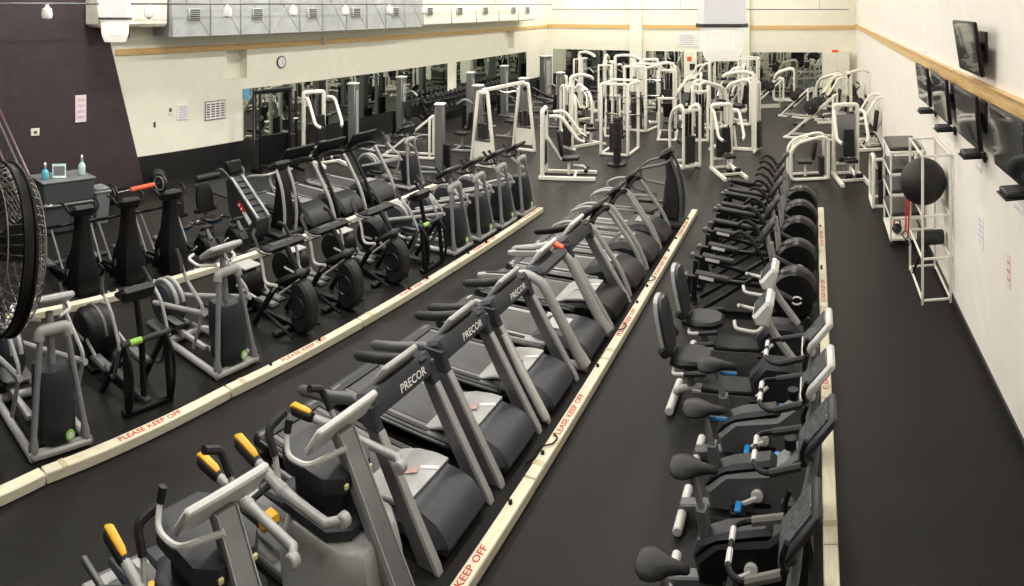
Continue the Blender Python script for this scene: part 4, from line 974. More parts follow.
# step platforms on a wheeled shelf cart
ct = thing('shelf_cart', 'white wheeled shelf cart with grey deck tops beside the tube rack', 'cart', (1.60, 12.15, 0))
for x in (-.28, .28):
    for y in (-.56, .56):
        MB().box((x, y, .86), (.035, .035, 1.56), .005).put('post', 'white_paint', ct)
        MB().cyl((x - .02, y, .04), (x + .02, y, .04), .04, n=10).put('wheel', 'black_rubber', ct)
for z in (.12, .48, .88, 1.24, 1.62): MB().box((0, 0, z), (.6, 1.16, .05), .01).put('shelf', 'white_paint', ct)
for i, z in enumerate((.48, .88, 1.24, 1.62)):
    t = thing('step_platform', ('grey step platform on the lowest deck of the shelf cart', 'grey step platform on the second deck of the shelf cart', 'grey step platform on the third deck of the shelf cart', 'grey step platform on top of the shelf cart')[i], 'step', (1.58, 12.15, z + .026), 0, 'step platforms on the cart')
    MB().box((0, 0, .03), (.56, 1.08, .05), .015).put('platform', 'dark_grey', t)
    MB().box((0, 0, .06), (.46, 1.0, .012), .004).put('top_mat', 'wood_grey', t)
    for y in (-.45, .45): MB().box((0, y, .0045), (.4, .1, .009), .002).put('foot_pad', 'black_rubber', t)
t = thing('kettlebell', 'red-handled kettlebell on the bottom deck of the shelf cart', 'kettlebell', (1.45, 11.8, .146))
MB().ball((0, 0, .09), (.09, .09, .088), 12, 8).put('bell', 'iron_plate', t)
MB().tube([(-.06, 0, .15), (-.05, 0, .24), (.05, 0, .24), (.06, 0, .15)], .016, 8, bend=.04).put('handle', 'red_strap', t)
# ================================================================ LEFT SIDE: cabinet, stair, fan, notices
cb = thing('supply_cabinet', 'dark grey two-part supply cabinet against the brown wall', 'cabinet', (-11.42, 5.48, 0))
cb.scale = (1, 1, .95)
MB().box((0, 0, .28), (.62, 1.02, .52), .01).put('lower_body', 'cabinet_grey', cb)
MB().box((.02, 0, .02), (.56, .96, .04), .005).put('plinth', 'black_plastic', cb)
MB().box((.02, 0, .56), (.70, 1.08, .035), .008).put('ledge', 'cabinet_top', cb)
MB().box((0, 0, .78), (.62, 1.04, .41), .01).put('upper_body', 'cabinet_grey', cb)
MB().box((0, 0, 1.0), (.68, 1.10, .035), .008).put('top', 'cabinet_top', cb)
for y in (-.26, .26):
    d = MB().box((.315, y, .28), (.014, .48, .46), .004).put('door', 'cabinet_grey', cb)
    MB().box((.328, y - .18 * (1 if y > 0 else -1), .42), (.016, .02, .1), .004).put('handle', 'chrome', d)
MB().box((.315, 0, .78), (.014, .98, .36), .004).put('front_panel', 'cabinet_grey', cb)
MB().tube([(.33, -.50, .60), (.42, -.50, .60), (.42, -.40, .60), (.33, -.40, .60)], .012, 6, bend=.02).put('towel_hook', 'pale_grey', cb)
def spray_bottle(x, y, z, body, lab, h=.2, tall=1.0):
    t = thing('spray_bottle', lab, 'bottle', (x, y, z), -.5)
    t.scale = (1.4, 1.4, 1.4)
    MB().lathe([(.01, 0), (.045, .004), (.05, .02), (.05, h * .6), (.03, h * .8), (.018, h * .86), (.018, h)], (0, 0, 0), n=14).put('body', body, t)
    MB().prism([(-.03, h), (-.03, h + .055), (.0, h + .07), (.07, h + .06), (.075, h + .045), (.03, h + .035), (.02, h)], -.014, .014, ch=.004).put('spray_head', 'pale_grey', t)
    MB().bar((.03, 0, h + .035), (.045, 0, h - .02), .012, .012, .003).put('trigger', 'bottle_blue', t)
spray_bottle(-11.35, 5.86, 0.968, 'bottle_clear', 'pale spray bottle at the right end of the cabinet top')
spray_bottle(-11.36, 5.10, 0.968, 'bottle_blue', 'blue spray bottle at the left end of the cabinet top', .15)
t = thing('leaflet_holder', 'small clear leaflet holder standing on the cabinet top', 'holder', (-11.35, 5.38, .968), -.4)
t.scale = (1.3, 1.3, 1.3)
MB().box((0, 0, .008), (.09, .2, .016), .003).put('base', 'bottle_clear', t)
MB().box((-.01, 0, .1), (.012, .2, .18), .003, rot=(0, -.2, 0)).put('back_plate', 'bottle_clear', t)
MB().box((.0, 0, .095), (.006, .16, .13), .001, rot=(0, -.2, 0)).put('leaflet', 'cabinet_top', t)
bn = thing('waste_bin', 'pale grey waste bin right of the supply cabinet', 'bin', (-11.40, 6.26, 0))
bn.scale = (.85, .85, .95)
MB().loft([[(x * k, y * k, z) for x, y in ((-.2, -.16), (-.16, -.2), (.16, -.2), (.2, -.16), (.2, .16), (.16, .2), (-.16, .2), (-.2, .16))] for k, z in ((.8, 0), (1, .62))]).put('body', 'bin_grey', bn)
MB().box((0, 0, .64), (.44, .44, .05), .02).put('rim', 'bin_grey', bn)
MB().box((0, 0, .69), (.36, .36, .06), .025).put('lid', 'bin_grey', bn)
# black exercise ball and the barbell with the orange pad
q = floor_at(158, 186)
tag(MB().ball((q[0], q[1], .2), .2, 20, 14).put('exercise_ball', 'black_rubber'), 'small dark exercise ball on the floor by the brown wall edge', 'ball')
p0, p1 = Vector(floor_at(112, 204, 0)), Vector(floor_at(160, 192.5, 0))
bb = thing('barbell', 'loaded barbell with a bright orange pad lying near the brown wall', 'barbell', (p0 + p1) / 2, math.atan2((p1 - p0).y, (p1 - p0).x))
L = (p1 - p0).length / 2
MB().cyl((-L - .2, 0, .21), (L + .2, 0, .21), .016, n=8).put('bar', 'chrome', bb)
MB().cyl((-L * .25, 0, .21), (L * .72, 0, .21), .055, n=14, ch=.01).put('pad', 'orange_plastic', bb)
for s in (-1, 1):
    for k, r in ((0, .21), (.055, .18)):
        MB().lathe([(.02, -.022), (r * .6, -.018), (r * .85, -.02), (r, -.016), (r, .016), (r * .85, .02), (r * .6, .018), (.02, .022)], (s * (L + k), 0, .21), 'x', 24).put('weight_plate', 'iron_plate', bb)
    MB().torus((s * L - .026, 0, .21), .15, .012, 'x', 24, 6).put('plate_ring', 'light_grey', bb)
    MB().torus((s * L + .026, 0, .21), .15, .012, 'x', 24, 6).put('plate_ring', 'light_grey', bb)
a, b = Vector(floor_at(196, 182)), Vector(floor_at(219, 177))
tag(MB().cyl(a + Vector((0, 0, .075)), b + Vector((0, 0, .075)), .075, n=16, ch=.012).put('foam_roller', 'dark_grey'), 'grey foam roller on the floor along the left black wainscot', 'foam roller')
# flat stretching mats
for k, (x, y, lab) in enumerate(((-11.6, 9.75, 'black stretching mat nearest the brown wall'), (-11.6, 10.68, 'black stretching mat below the framed wall chart'))):
    t = MB().box((x, y, .012), (1.8, .9, .024), .006).put('stretching_mat', 'black_rubber'); tag(t, lab, 'mat', 'stretching mats')
# stair with maroon railing rising to the left wall
stv = thing('staircase', 'dark staircase with maroon railing at the left edge', 'staircase', (-10.25, 3.95, 0))
for k in range(9):
    MB().box((-.14 - k * .29, 0, .09 + k * .18), (.30, 1.0, .18), .008).put('step', 'wall_dark', stv)
for s in (-1, 1):
    MB().prism([(.04, 0), (.04, .22), (-2.6, 1.86), (-2.6, 1.55), (-.2, 0)], s * .52 - .025, s * .52 + .025, ch=.006).put('stringer', 'rail_maroon', stv)
    r_ = MB().tube([(.06, s * .52, .10), (.06, s * .52, .98), (-2.6, s * .52, 2.62), (-2.95, s * .52, 2.62)], .03, 8, bend=.08).put('handrail', 'rail_maroon', stv)
    MB().tube([(.0, s * .47, .90), (-2.6, s * .47, 2.50)], .02, 8).put('grab_bar', 'silver_paint', r_)
    for k in range(5):
        MB().cyl((-.5 - k * .5, s * .52, .5 + k * .31), (-.5 - k * .5, s * .52, 1.32 + k * .31), .014, n=6).put('baluster', 'rail_maroon', stv)
MB().box((-2.83, 0, 1.66), (.42, 1.1, .12), .01).put('landing', 'wall_dark', stv)
# big cage fan on a tall stand at the left edge of the frame
FA = (2 - XV) / FPX; FD = 3.35
fn = thing('cage_fan', 'large black cage fan with dense wire grille at the left edge', 'fan', (FD * math.sin(FA), FD * math.cos(FA), 0))
fz = H - (246 - YH) * FD / FPX; FR = .405; FROT = math.radians(-93)
def fan_m(mb):
    R_ = Matrix.Translation((0, 0, fz)) @ Matrix.Rotation(FROT, 4, 'Z') @ Matrix.Rotation(math.radians(-7), 4, 'Y')
    mb.v = [tuple(R_ @ Vector(v)) for v in mb.v]; return mb
# the fan axis is local x, blowing toward +x
m = MB(); rings = []
for rr, xx in ((FR, -.028), (FR, .028), (FR - .008, .028), (FR - .008, -.028)):
    rings.append([(xx, rr * math.cos(2 * PI * k / 40), rr * math.sin(2 * PI * k / 40)) for k in range(40)])
fan_m(m.loft(rings, closed=True)).put('rim_band', 'black_plastic', fn)
def dome(r): return .028 + .13 * math.sqrt(max(0, 1 - (r / FR) ** 2.2))
for sx in (-1, 1):
    g = fan_m(MB().torus((sx * .028, 0, 0), FR + .003, .011, 'x', 40, 6)).put('rim', 'black_plastic', fn)
    for k in range(5):
        rr = FR * (k + 1.3) / 6
        fan_m(MB().torus((sx * dome(rr), 0, 0), rr, .004, 'x', 36, 4)).put('grille_ring', 'grille_wire', g)
    for k in range(56):
        a = 2 * PI * k / 56
        fan_m(MB().tube([(sx * dome(r), r * math.cos(a), r * math.sin(a)) for r in (.08, .2, .3, .36, .39, FR)], .0028, 4)).put('grille_wire', 'grille_wire', g)
    fan_m(MB().lathe([(.0, sx * .185), (.07, sx * .182), (.09, sx * .165), (.085, sx * .16)], (0, 0, 0), 'x', 20)).put('badge', 'mid_grey', g)
for k in range(3):
    a = 2 * PI * k / 3 + .4
    m = MB(); rows = []
    for j in range(6):
        rr = .06 + j * .06; w = .12 + .07 * j / 5; tw = .60 - .07 * j
        c, s_ = math.cos(a), math.sin(a)
        e = []
        for u, th in ((-1, .003), (1, .003), (1, -.003), (-1, -.003)):
            tx = u * w * .5; x = tx * math.sin(tw) + th; ta = tx * math.cos(tw)
            e.append((x, rr * c - ta * s_, rr * s_ + ta * c))
        rows.append(e)
    fan_m(m.loft(rows)).put('blade', 'mid_grey', fn)
fan_m(MB().cyl((-.15, 0, 0), (.06, 0, 0), .075, n=16, ch=.01)).put('motor', 'dark_grey', fn)
po = Matrix.Rotation(FROT, 4, 'Z') @ Vector((.0, -.47, 0))
MB().cyl((po.x, po.y, .03), (po.x, po.y, fz + .02), .028, n=12).put('stand_pole', 'dark_grey', fn)
MB().lathe([(.30, 0), (.30, .03), (.05, .05)], (po.x, po.y, 0), n=24).put('stand_base', 'dark_grey', fn)
q = Matrix.Rotation(FROT, 4, 'Z') @ Vector((0, -FR + .002, 0))
MB().bar((po.x, po.y, fz), (q.x, q.y, fz), .03, .05).put('yoke_arm', 'dark_grey', fn)
# things on the left and back walls
def left_sign(name, px, py, w, h, lab, cat, matn='paper', ink='ink', rows=4, cols=1, X=XL, frame=None):
    q = wall_left_at(px, py, X)
    t = thing(name, lab, cat, (X, q[1], q[2]))
    if frame: MB().box((.008, 0, 0), (.016, w + .04, h + .04), .003).put('frame', frame, t)
    MB().box((.012, 0, 0), (.016, w, h), .001).put('sheet', matn, t)
    for c in range(cols):
        for k in range(rows):
            MB().box((.0205, w * ((c + .5) / cols - .5), h * (.42 - .84 * (k + .5) / rows)), (.002, w / cols * .7, h * .42 / rows), 0).put('text_line', ink, t)
left_sign('wall_notice', 80.5, 108.5, .27, .60, 'tall white notice posted on the brown wall', 'sign', 'paper_pink', 'lilac_ink', 4, X=XL + .05)
left_sign('wall_notice', 182.5, 112, .34, .36, 'white paper notice with lilac print on the cream wall', 'sign', 'paper', 'lilac_ink', 5)
left_sign('wall_notice', 170, 110, .10, .20, 'tiny paper note beside the lilac-printed notice', 'sign', 'paper', 'ink', 1)
left_sign('wall_chart', 215, 110, .62, .44, 'framed chart with columns of black print on the cream wall', 'chart', 'paper', 'ink', 6, 4, frame='mid_grey')
def plate(px, py, w, h, lab, matn, name, cat, X=XL):
    q = wall_left_at(px, py, X)
    t = thing(name, lab, cat, (X, q[1], q[2]))
    MB().box((.008, 0, 0), (.016, w, h), .004).put('plate', matn, t)
    MB().box((.02, 0, 0), (.02, w * .3, h * .3), .003).put('knob', 'dark_grey', t)
plate(35, 132, .20, .16, 'tan switch box low on the brown wall', 'cream_plastic', 'switch_box', 'switch', XL + .05)
plate(154.5, 124.5, .05, .12, 'small dark switch plate on the cream wall', 'dark_grey', 'wall_switch', 'switch')
q = wall_left_at(281, 62, XL)
ck = thing('wall_clock', 'round white wall clock with black rim on the cream wall', 'clock', (XL, q[1], q[2]))
MB().lathe([(.14, 0), (.17, .0), (.175, .03), (.155, .04), (.15, .03)], (0, 0, 0), 'x', 28).put('rim', 'black_plastic', ck)
MB().cyl((.028, 0, 0), (.036, 0, 0), .148, n=28).put('face', 'paper', ck)
for a, l in ((.9, .07), (2.6, .11)): MB().bar((.039, 0, 0), (.039, l * math.sin(a), l * math.cos(a)), .012, .006, .001).put('hand', 'ink', ck)
for k in range(12):
    a = PI * k / 6; MB().box((.037, .125 * math.sin(a), .125 * math.cos(a)), (.004, .01, .022), 0, rot=(-a, 0, 0)).put('hour_mark', 'ink', ck)
q = wall_left_at(323, 41, XL)
bl = thing('alarm_bell', 'small round alarm bell on the left wooden rail', 'bell', (XL + .04, q[1], q[2]))
MB().lathe([(.02, .07), (.06, .06), (.085, .03), (.09, .0)], (0, 0, 0), 'x', 18).put('gong', 'pale_grey', bl)
MB().cyl((.06, 0, 0), (.085, 0, 0), .02, n=10).put('cap', 'ink', bl)
q = wall_back_at(687, 40, YB)
t = thing('wall_notice', 'white notice board sheet high on the back wall', 'sign', (q[0], YB, q[2]))
MB().box((0, -.01, 0), (.95, .02, .62), .003).put('sheet', 'paper', t)
for k in range(6): MB().box((0, -.021, .22 - k * .085), (.75 if k % 2 else .6, .003, .03), 0).put('text_line', 'duct_metal', t)
for px, w, lab, matn in ((690, 0.9, 'pale painted post between the back wall mirrors', 'wall_cream'),):
    q = wall_back_at(px, 60, YB)
    t = thing('wall_panel', lab, 'panel', (q[0], YB, 0))
    MB().box((0, -.03, 1.0), (.56, .06, 1.96), .01).put('board', matn, t)
    MB().box((-.02, -.065, 1.62), (.22, .012, .22), .004).put('red_card', 'orange_plastic', t)
    MB().box((.12, -.075, 1.25), (.26, .03, .3), .01).put('dark_box', 'dark_grey', t)
q = wall_back_at(837, 70, YB)
t = thing('storage_locker', 'pale storage locker in the far right corner of the back wall', 'locker', (q[0], YB - .27, 0))
MB().box((0, 0, 1.0), (1.15, .5, 2.0), .01).put('body', 'cream_plastic', t)
for s in (-1, 1):
    d = MB().box((s * .285, -.258, 1.02), (.55, .016, 1.9), .004).put('door', 'wall_cream', t)
    MB().cyl((s * .06, -.28, 1.0), (s * .06, -.28, 1.15), .012, n=8).put('handle', 'chrome', d)
tag(MB().box((q[0] - .1, YB - .3, 2.06), (.3, .25, .1), .01).put('red_box', 'orange_plastic'), 'small red box on top of the pale locker', 'box')
q = floor_at(829, 99)
tag(MB().ball((q[0], q[1], .30), .30, 18, 12).put('exercise_ball', 'yellow_ball'), 'pale yellow exercise ball in front of the far locker', 'ball')
# ================================================================ STRENGTH MACHINES (each faces its own local +x, origin at the middle of its base)
def stack(t, x, y, z0, h, w=.22, d=.12, matn='iron_plate'):
    """A weight stack with its guide rods: one ribbed block (the plates are too thin to pick apart)."""
    m = MB(); n = max(5, int(h / .055))
    rings = []
    for k in range(n):
        z = z0 + h * k / n; e = h / n
        for q, dz in ((.94, 0), (1, e * .12), (1, e * .85), (.94, e * .97)):
            rings.append([(x + sx * d / 2 * q, y + sy * w / 2 * q, z + dz) for sx, sy in ((-1, -1), (1, -1), (1, 1), (-1, 1))])
    m.loft(rings)
    s_ = m.put('weight_stack', matn, t)
    return s_
def rods(t, x, y, z0, z1, w=.12):
    for s in (-1, 1): MB().cyl((x, y + s * w / 2, z0), (x, y + s * w / 2, z1), .011, n=6).put('guide_rod', 'chrome', t)
def pad(t, name, c, size, tilt=0.0, matn='vinyl_black'):
    return MB().box(c, size, .03, rot=(0, tilt, 0)).put(name, matn, t)
def press_machine(name, frame='white_paint', pads='vinyl_black', h=1.65, shield=False):
    t = thing(name, '', 'weight machine')
    for s in (-1, 1):
        MB().bar((-.75, s * .33, .045), (.62, s * .33, .045), .09, .085, .01).put('base_rail', frame, t)
    for x in (-.72, .1): MB().bar((x, -.33, .04), (x, .33, .04), .06, .06, .01).put('base_cross', frame, t)
    MB().tube([(-.66, -.31, .04), (-.66, -.31, h - .02), (-.66, -.24, h), (-.66, .24, h), (-.66, .31, h - .02), (-.66, .31, .04)], .056, 8, bend=.12).put('tower_arch', frame, t)
    MB().bar((-.66, -.29, .28), (-.66, .29, .28), .06, .06, .01).put('tower_cross', frame, t)
    rods(t, -.66, 0, .1, h); stack(t, -.66, 0, .32, .55, .36)
    if shield:
        MB().box((-.60, 0, h * .56), (.02, .5, h * .62), .005).put('shield', 'silver_paint', t)
    MB().cyl((-.66, -.03, h - .1), (-.66, .03, h - .1), .07, n=12).put('pulley', 'black_plastic', t)
    MB().bar((-.62, 0, h * .62), (-.22, 0, .42), .06, .06, .01).put('back_strut', frame, t)
    MB().bar((-.05, 0, .06), (-.05, 0, .42), .07, .07, .01).put('seat_post', frame, t)
    pad(t, 'seat', (0, 0, .46), (.4, .32, .08), -.06, pads)
    pad(t, 'backrest', (-.26, 0, .82), (.08, .30, .62), -.16, pads)
    for s in (-1, 1):
        a = MB().tube([(-.48, s * .34, h - .12), (-.20, s * .40, h - .1), (.22, s * .40, .98), (.34, s * .30, .92)], .042, 8, bend=.16).put('press_arm', frame, t)
        MB().cyl((.22, s * .36, .98), (.40, s * .22, .90), .024, n=8).put('grip', 'black_rubber', a)
        MB().cyl((.38, s * .05, .2), (.38, s * .22, .2), .05, n=10, ch=.01).put('roller_pad', pads, t)
    MB().tube([(.05, 0, .3), (.3, 0, .28), (.38, 0, .2)], .026, 8).put('leg_arm', frame, t)
    return t
def lat_machine(name, frame='white_paint', h=2.1, pads='vinyl_black'):
    t = thing(name, '', 'weight machine')
    MB().bar((-.6, 0, .04), (.75, 0, .04), .08, .08, .01).put('base_rail', frame, t)
    for x in (-.6, .72): MB().bar((x, -.34, .04), (x, .34, .04), .07, .07, .01).put('base_cross', frame, t)
    MB().bar((-.5, 0, .06), (-.5, 0, h), .11, .11, .01).put('mast', frame, t)
    for s in (-1, 1):
        MB().bar((-.62, s * .22, .06), (-.62, s * .22, h - .25), .06, .06).put('cage_post', frame, t)
    MB().bar((-.62, -.24, h - .25), (-.62, .24, h - .25), .05, .05).put('cage_top', frame, t)
    rods(t, -.66, 0, .08, h - .28); stack(t, -.66, 0, .12, .7, .32)
    MB().tube([(-.5, 0, h), (-.1, 0, h + .06), (.35, 0, h - .05), (.42, 0, h - .12)], .055, 8, bend=.2).put('top_boom', frame, t)
    for x, z in ((-.45, h - .03), (.38, h - .15)): MB().cyl((x, -.025, z), (x, .025, z), .065, n=12).put('pulley', 'black_plastic', t)
    MB().cyl((.42, 0, h - .18), (.42, 0, 1.62), .006, n=5).put('cable', 'ink', t)
    MB().tube([(.42, -.55, 1.52), (.42, -.38, 1.62), (.42, .38, 1.62), (.42, .55, 1.52)], .016, 8, bend=.05).put('pull_bar', 'chrome', t)
    MB().bar((.35, 0, .06), (.35, 0, .45), .07, .07, .01).put('seat_post', frame, t)
    pad(t, 'seat', (.35, 0, .48), (.36, .3, .08), 0, pads)
    MB().bar((.02, 0, .06), (.10, 0, .66), .06, .06, .01).put('knee_post', frame, t)
    for s in (-1, 1): MB().cyl((.14, s * .06, .66), (.14, s * .30, .66), .06, n=12, ch=.012).put('knee_roller', pads, t)
    return t
def cable_tower(name, col='tower_grey', h=1.7, arm=True):
    t = thing(name, '', 'weight machine')
    c = MB().box((0, 0, h / 2 + .03), (.20, .24, h - .06), .02).put('column', col, t)
    MB().box((0, 0, h + .01), (.24, .28, .05), .02).put('column_cap', 'pale_grey', t)
    MB().box((.108, 0, h * .5), (.012, .12, h * .8), .003).put('slot_panel', 'light_grey', c)
    MB().box((-.17, 0, .36), (.14, .22, .72), .015).put('stack_cover', 'black_plastic', t)
    for s in (-1, 1): MB().bar((-.15, s * .12, .03), (.75, s * .30, .03), .07, .06, .012).put('foot', 'silver_paint', t)
    MB().bar((.55, -.27, .03), (.55, .27, .03), .06, .05, .012).put('foot_cross', 'silver_paint', t)
    if arm:
        MB().tube([(.08, 0, 1.2), (.35, 0, 1.35), (.55, 0, 1.2)], .03, 8, bend=.1).put('arm', 'silver_paint', t)
        MB().bar((.42, 0, .06), (.42, 0, .4), .07, .07).put('seat_post', 'silver_paint', t)
        pad(t, 'seat', (.42, 0, .44), (.34, .3, .07)); pad(t, 'backrest', (.2, 0, .78), (.07, .28, .5), -.12)
    return t
def crossover(name, L=2.2, h=1.95, frame='white_paint'):
    """Cable crossover: two splayed towers joined by a top beam (runs along local y)."""
    t = thing(name, '', 'weight machine')
    for s in (-1, 1):
        y = s * L / 2
        for k in (-1, 1):
            MB().bar((k * .36, y, .02), (k * .14, y, h), .07, .08, .01).put('tower_leg', frame, t)
        MB().bar((-.36, y, .04), (.36, y, .04), .08, .07, .01).put('tower_foot', frame, t)
        MB().box((0, y, .42), (.56, .05, .46), .01).put('lower_panel', frame, t)
        MB().box((0, y, .70), (.42, .10, .05), .01).put('tray', 'mid_grey', t)
        MB().bar((-.15, y, h - .02), (.15, y, h - .02), .09, .08, .01).put('tower_head', frame, t)
        rods(t, 0, y, .68, h - .05); stack(t, 0, y, .73, .4, .1, .24)
        MB().cyl((.1, y - s * .09, h - .14), (.1, y - s * .13, h - .14), .06, n=12).put('pulley', 'black_plastic', t)
        MB().cyl((.1, y - s * .11, h - .2), (.1, y - s * .11, 1.2), .006, n=5).put('cable', 'ink', t)
        MB().cyl((.03, y - s * .11, 1.16), (.17, y - s * .11, 1.16), .02, n=8).put('handle', 'black_rubber', t)
    MB().bar((0, -L / 2, h + .03), (0, L / 2, h + .03), .09, .09, .012).put('top_beam', frame, t)
    MB().tube([(-.05, -.4, h + .0), (.25, -.4, h - .1), (.25, .4, h - .1), (-.05, .4, h + .0)], .02, 8, bend=.08).put('chin_bar', 'chrome', t)
    return t
def post_rack(name, w=.78, d=1.1, h=2.0, frame='white_paint', bars=2):
    """Four-post strength frame with a stack at the back and a press bar."""
    t = thing(name, '', 'weight machine')
    for sy in (-1, 1):
        for sx in (-1, 1): MB().bar((sx * d / 2, sy * w / 2, .03), (sx * d / 2, sy * w / 2, h), .08, .08, .012).put('post', frame, t)
        MB().bar((-d / 2, sy * w / 2, .04), (d / 2, sy * w / 2, .04), .07, .06, .01).put('base_rail', frame, t)
        MB().bar((-d / 2, sy * w / 2, h - .03), (d / 2, sy * w / 2, h - .03), .07, .07, .01).put('top_rail', frame, t)
    for sx in (-1, 1): MB().bar((sx * d / 2, -w / 2, h), (sx * d / 2, w / 2, h), .08, .07, .01).put('top_cross', frame, t)
    MB().bar((-d / 2, -w / 2, .05), (-d / 2, w / 2, .05), .07, .06, .01).put('base_cross', frame, t)
    rods(t, -d / 2 + .12, 0, .1, h - .05); stack(t, -d / 2 + .12, 0, .1, .8, .34)
    for k in range(bars):
        z = 1.0 + k * .5
        MB().cyl((d / 2 - .1, -w / 2 - .22, z), (d / 2 - .1, w / 2 + .22, z), .018, n=8).put('bar', 'chrome', t)
        for s in (-1, 1): MB().cyl((d / 2 - .1, s * (w / 2 + .10), z), (d / 2 - .1, s * (w / 2 + .14), z), .09, n=14).put('weight_plate', 'iron_plate', t)
    MB().bar((.1, 0, .06), (.1, 0, .4), .07, .07).put('seat_post', frame, t)
    pad(t, 'seat', (.1, 0, .45), (.5, .3, .08)); pad(t, 'backrest', (-.2, 0, .78), (.08, .28, .55), -.15)
    return t
def plate_machine(name, frame='white_paint', r=.22):
    """Plate-loaded incline machine: slanted rails, sled pad and plates on horns."""
    t = thing(name, '', 'weight machine')
    for s in (-1, 1):
        MB().bar((-.95, s * .30, .04), (.85, s * .30, .04), .08, .07, .01).put('base_rail', frame, t)
        MB().bar((.70, s * .27, .10), (-.75, s * .27, 1.30), .06, .07, .01).put('slant_rail', frame, t)
        MB().bar((-.75, s * .30, .05), (-.75, s * .27, 1.32), .07, .07, .01).put('rear_post', frame, t)
        c = (-.1 + .02, s * .42, .98)
        MB().cyl((c[0], s * .24, c[2]), (c[0], s * .52, c[2]), .025, n=8).put('plate_horn', 'chrome', t)
        for k in range(2):
            MB().lathe([(.025, -.02), (r * .9, -.018), (r, -.01), (r, .01), (r * .9, .018), (.025, .02)], (c[0], s * (.34 + k * .06), c[2]), 'y', 20).put('weight_plate', 'iron_plate', t)
    for x in (-.9, .8): MB().bar((x, -.34, .04), (x, .34, .04), .07, .06, .01).put('base_cross', frame, t)
    MB().bar((-.75, -.3, 1.30), (-.75, .3, 1.30), .07, .07, .01).put('top_cross', frame, t)
    pad(t, 'back_pad', (-.18, 0, .86), (.80, .34, .08), .69)
    pad(t, 'seat', (.42, 0, .40), (.34, .34, .08), -.1)
    MB().box((.72, 0, .42), (.05, .55, .45), .01, rot=(0, .35, 0)).put('foot_plate', 'mid_grey', t)
    for s in (-1, 1): MB().cyl((-.45, s * .22, 1.22), (-.3, s * .32, 1.30), .022, n=8).put('handle', 'black_rubber', t)
    return t
def loop_machine(name, frame='white_paint', h=1.25):
    """Low selector machine with rounded tube loops, angled pad and side stack."""
    t = thing(name, '', 'weight machine')
    for s in (-1, 1):
        MB().tube([(-.55, s * .30, .05), (-.55, s * .30, h), (-.35, s * .30, h + .05), (.25, s * .30, h - .1), (.45, s * .30, h - .35), (.45, s * .30, .05), (-.5, s * .30, .05)], .048, 8, bend=.14).put('side_loop', frame, t)
    for x in (-.5, .4): MB().bar((x, -.3, .06), (x, .3, .06), .06, .06, .01).put('base_cross', frame, t)
    MB().bar((-.5, -.3, h - .05), (-.5, .3, h - .05), .06, .06, .01).put('top_cross', frame, t)
    rods(t, -.42, 0, .1, h); stack(t, -.42, 0, .12, .55, .34)
    MB().bar((.02, 0, .06), (.02, 0, .46), .07, .07, .01).put('seat_post', frame, t)
    pad(t, 'seat', (.05, 0, .5), (.4, .34, .08), -.05); pad(t, 'backrest', (-.22, 0, .84), (.08, .32, .56), -.14)
    for s in (-1, 1):
        a = MB().tube([(-.1, s * .22, h - .05), (.3, s * .2, h - .2), (.42, s * .12, h - .5)], .026, 8, bend=.1).put('lever_arm', frame, t)
        MB().cyl((.36, s * .20, h - .52), (.5, s * .06, h - .52), .035, n=10).put('roller_pad', 'vinyl_black', a)
    return t
def functional_trainer(name):
    t = thing(name, '', 'weight machine')
    f = 'black_plastic'
    for s in (-1, 1):
        MB().bar((-.3, s * .55, .04), (.4, s * .55, .04), .08, .07, .01).put('base_rail', f, t)
        MB().bar((-.2, s * .55, .05), (-.2, s * .55, 2.0), .08, .09, .01).put('rear_post', f, t)
        MB().bar((.1, s * .55, .05), (.05, s * .55, 2.0), .06, .06, .01).put('front_post', f, t)
        rods(t, -.08, s * .55, .1, 1.95); stack(t, -.08, s * .55, .12, .75, .2)
        MB().cyl((.12, s * .55 - .03, 1.4), (.12, s * .55 + .03, 1.4), .06, n=12).put('pulley', 'dark_grey', t)
        MB().cyl((.2, s * .5, 1.32), (.2, s * .38, 1.32), .02, n=8).put('handle', 'pale_grey', t)
    MB().bar((-.2, -.55, 2.0), (-.2, .55, 2.0), .08, .09, .01).put('top_cross', f, t)
    MB().tube([(-.15, -.5, 2.02), (.15, -.4, 2.1), (.15, .4, 2.1), (-.15, .5, 2.02)], .02, 8, bend=.08).put('chin_bar', 'dark_grey', t)
    MB().box((-.2, 0, .5), (.05, 1.0, .8), .01).put('rear_panel', f, t)
    return t
def bench(name, frame='silver_paint', incline=.5, pads='vinyl_black'):
    t = thing(name, '', 'bench')
    MB().bar((-.6, 0, .22), (.55, 0, .22), .07, .07, .01).put('spine', frame, t)
    for x in (-.58, .52):
        MB().bar((x, -.28, .035), (x, .28, .035), .06, .06, .01).put('foot', frame, t)
        MB().bar((x, 0, .04), (x * .9, 0, .24), .06, .06, .01).put('leg', frame, t)
    pad(t, 'seat', (.36, 0, .42), (.36, .30, .07), -.08, pads)
    L = .8; MB().box((.14 - L / 2 * math.cos(incline), 0, .44 + L / 2 * math.sin(incline)), (L, .30, .07), .03, rot=(0, incline, 0)).put('back_pad', pads, t)
    MB().bar((-.35, 0, .24), (-.22, 0, .44 + .36 * math.sin(incline)), .05, .05).put('strut', frame, t)
    MB().bar((.36, 0, .24), (.36, 0, .40), .06, .06).put('seat_post', frame, t)
    return t
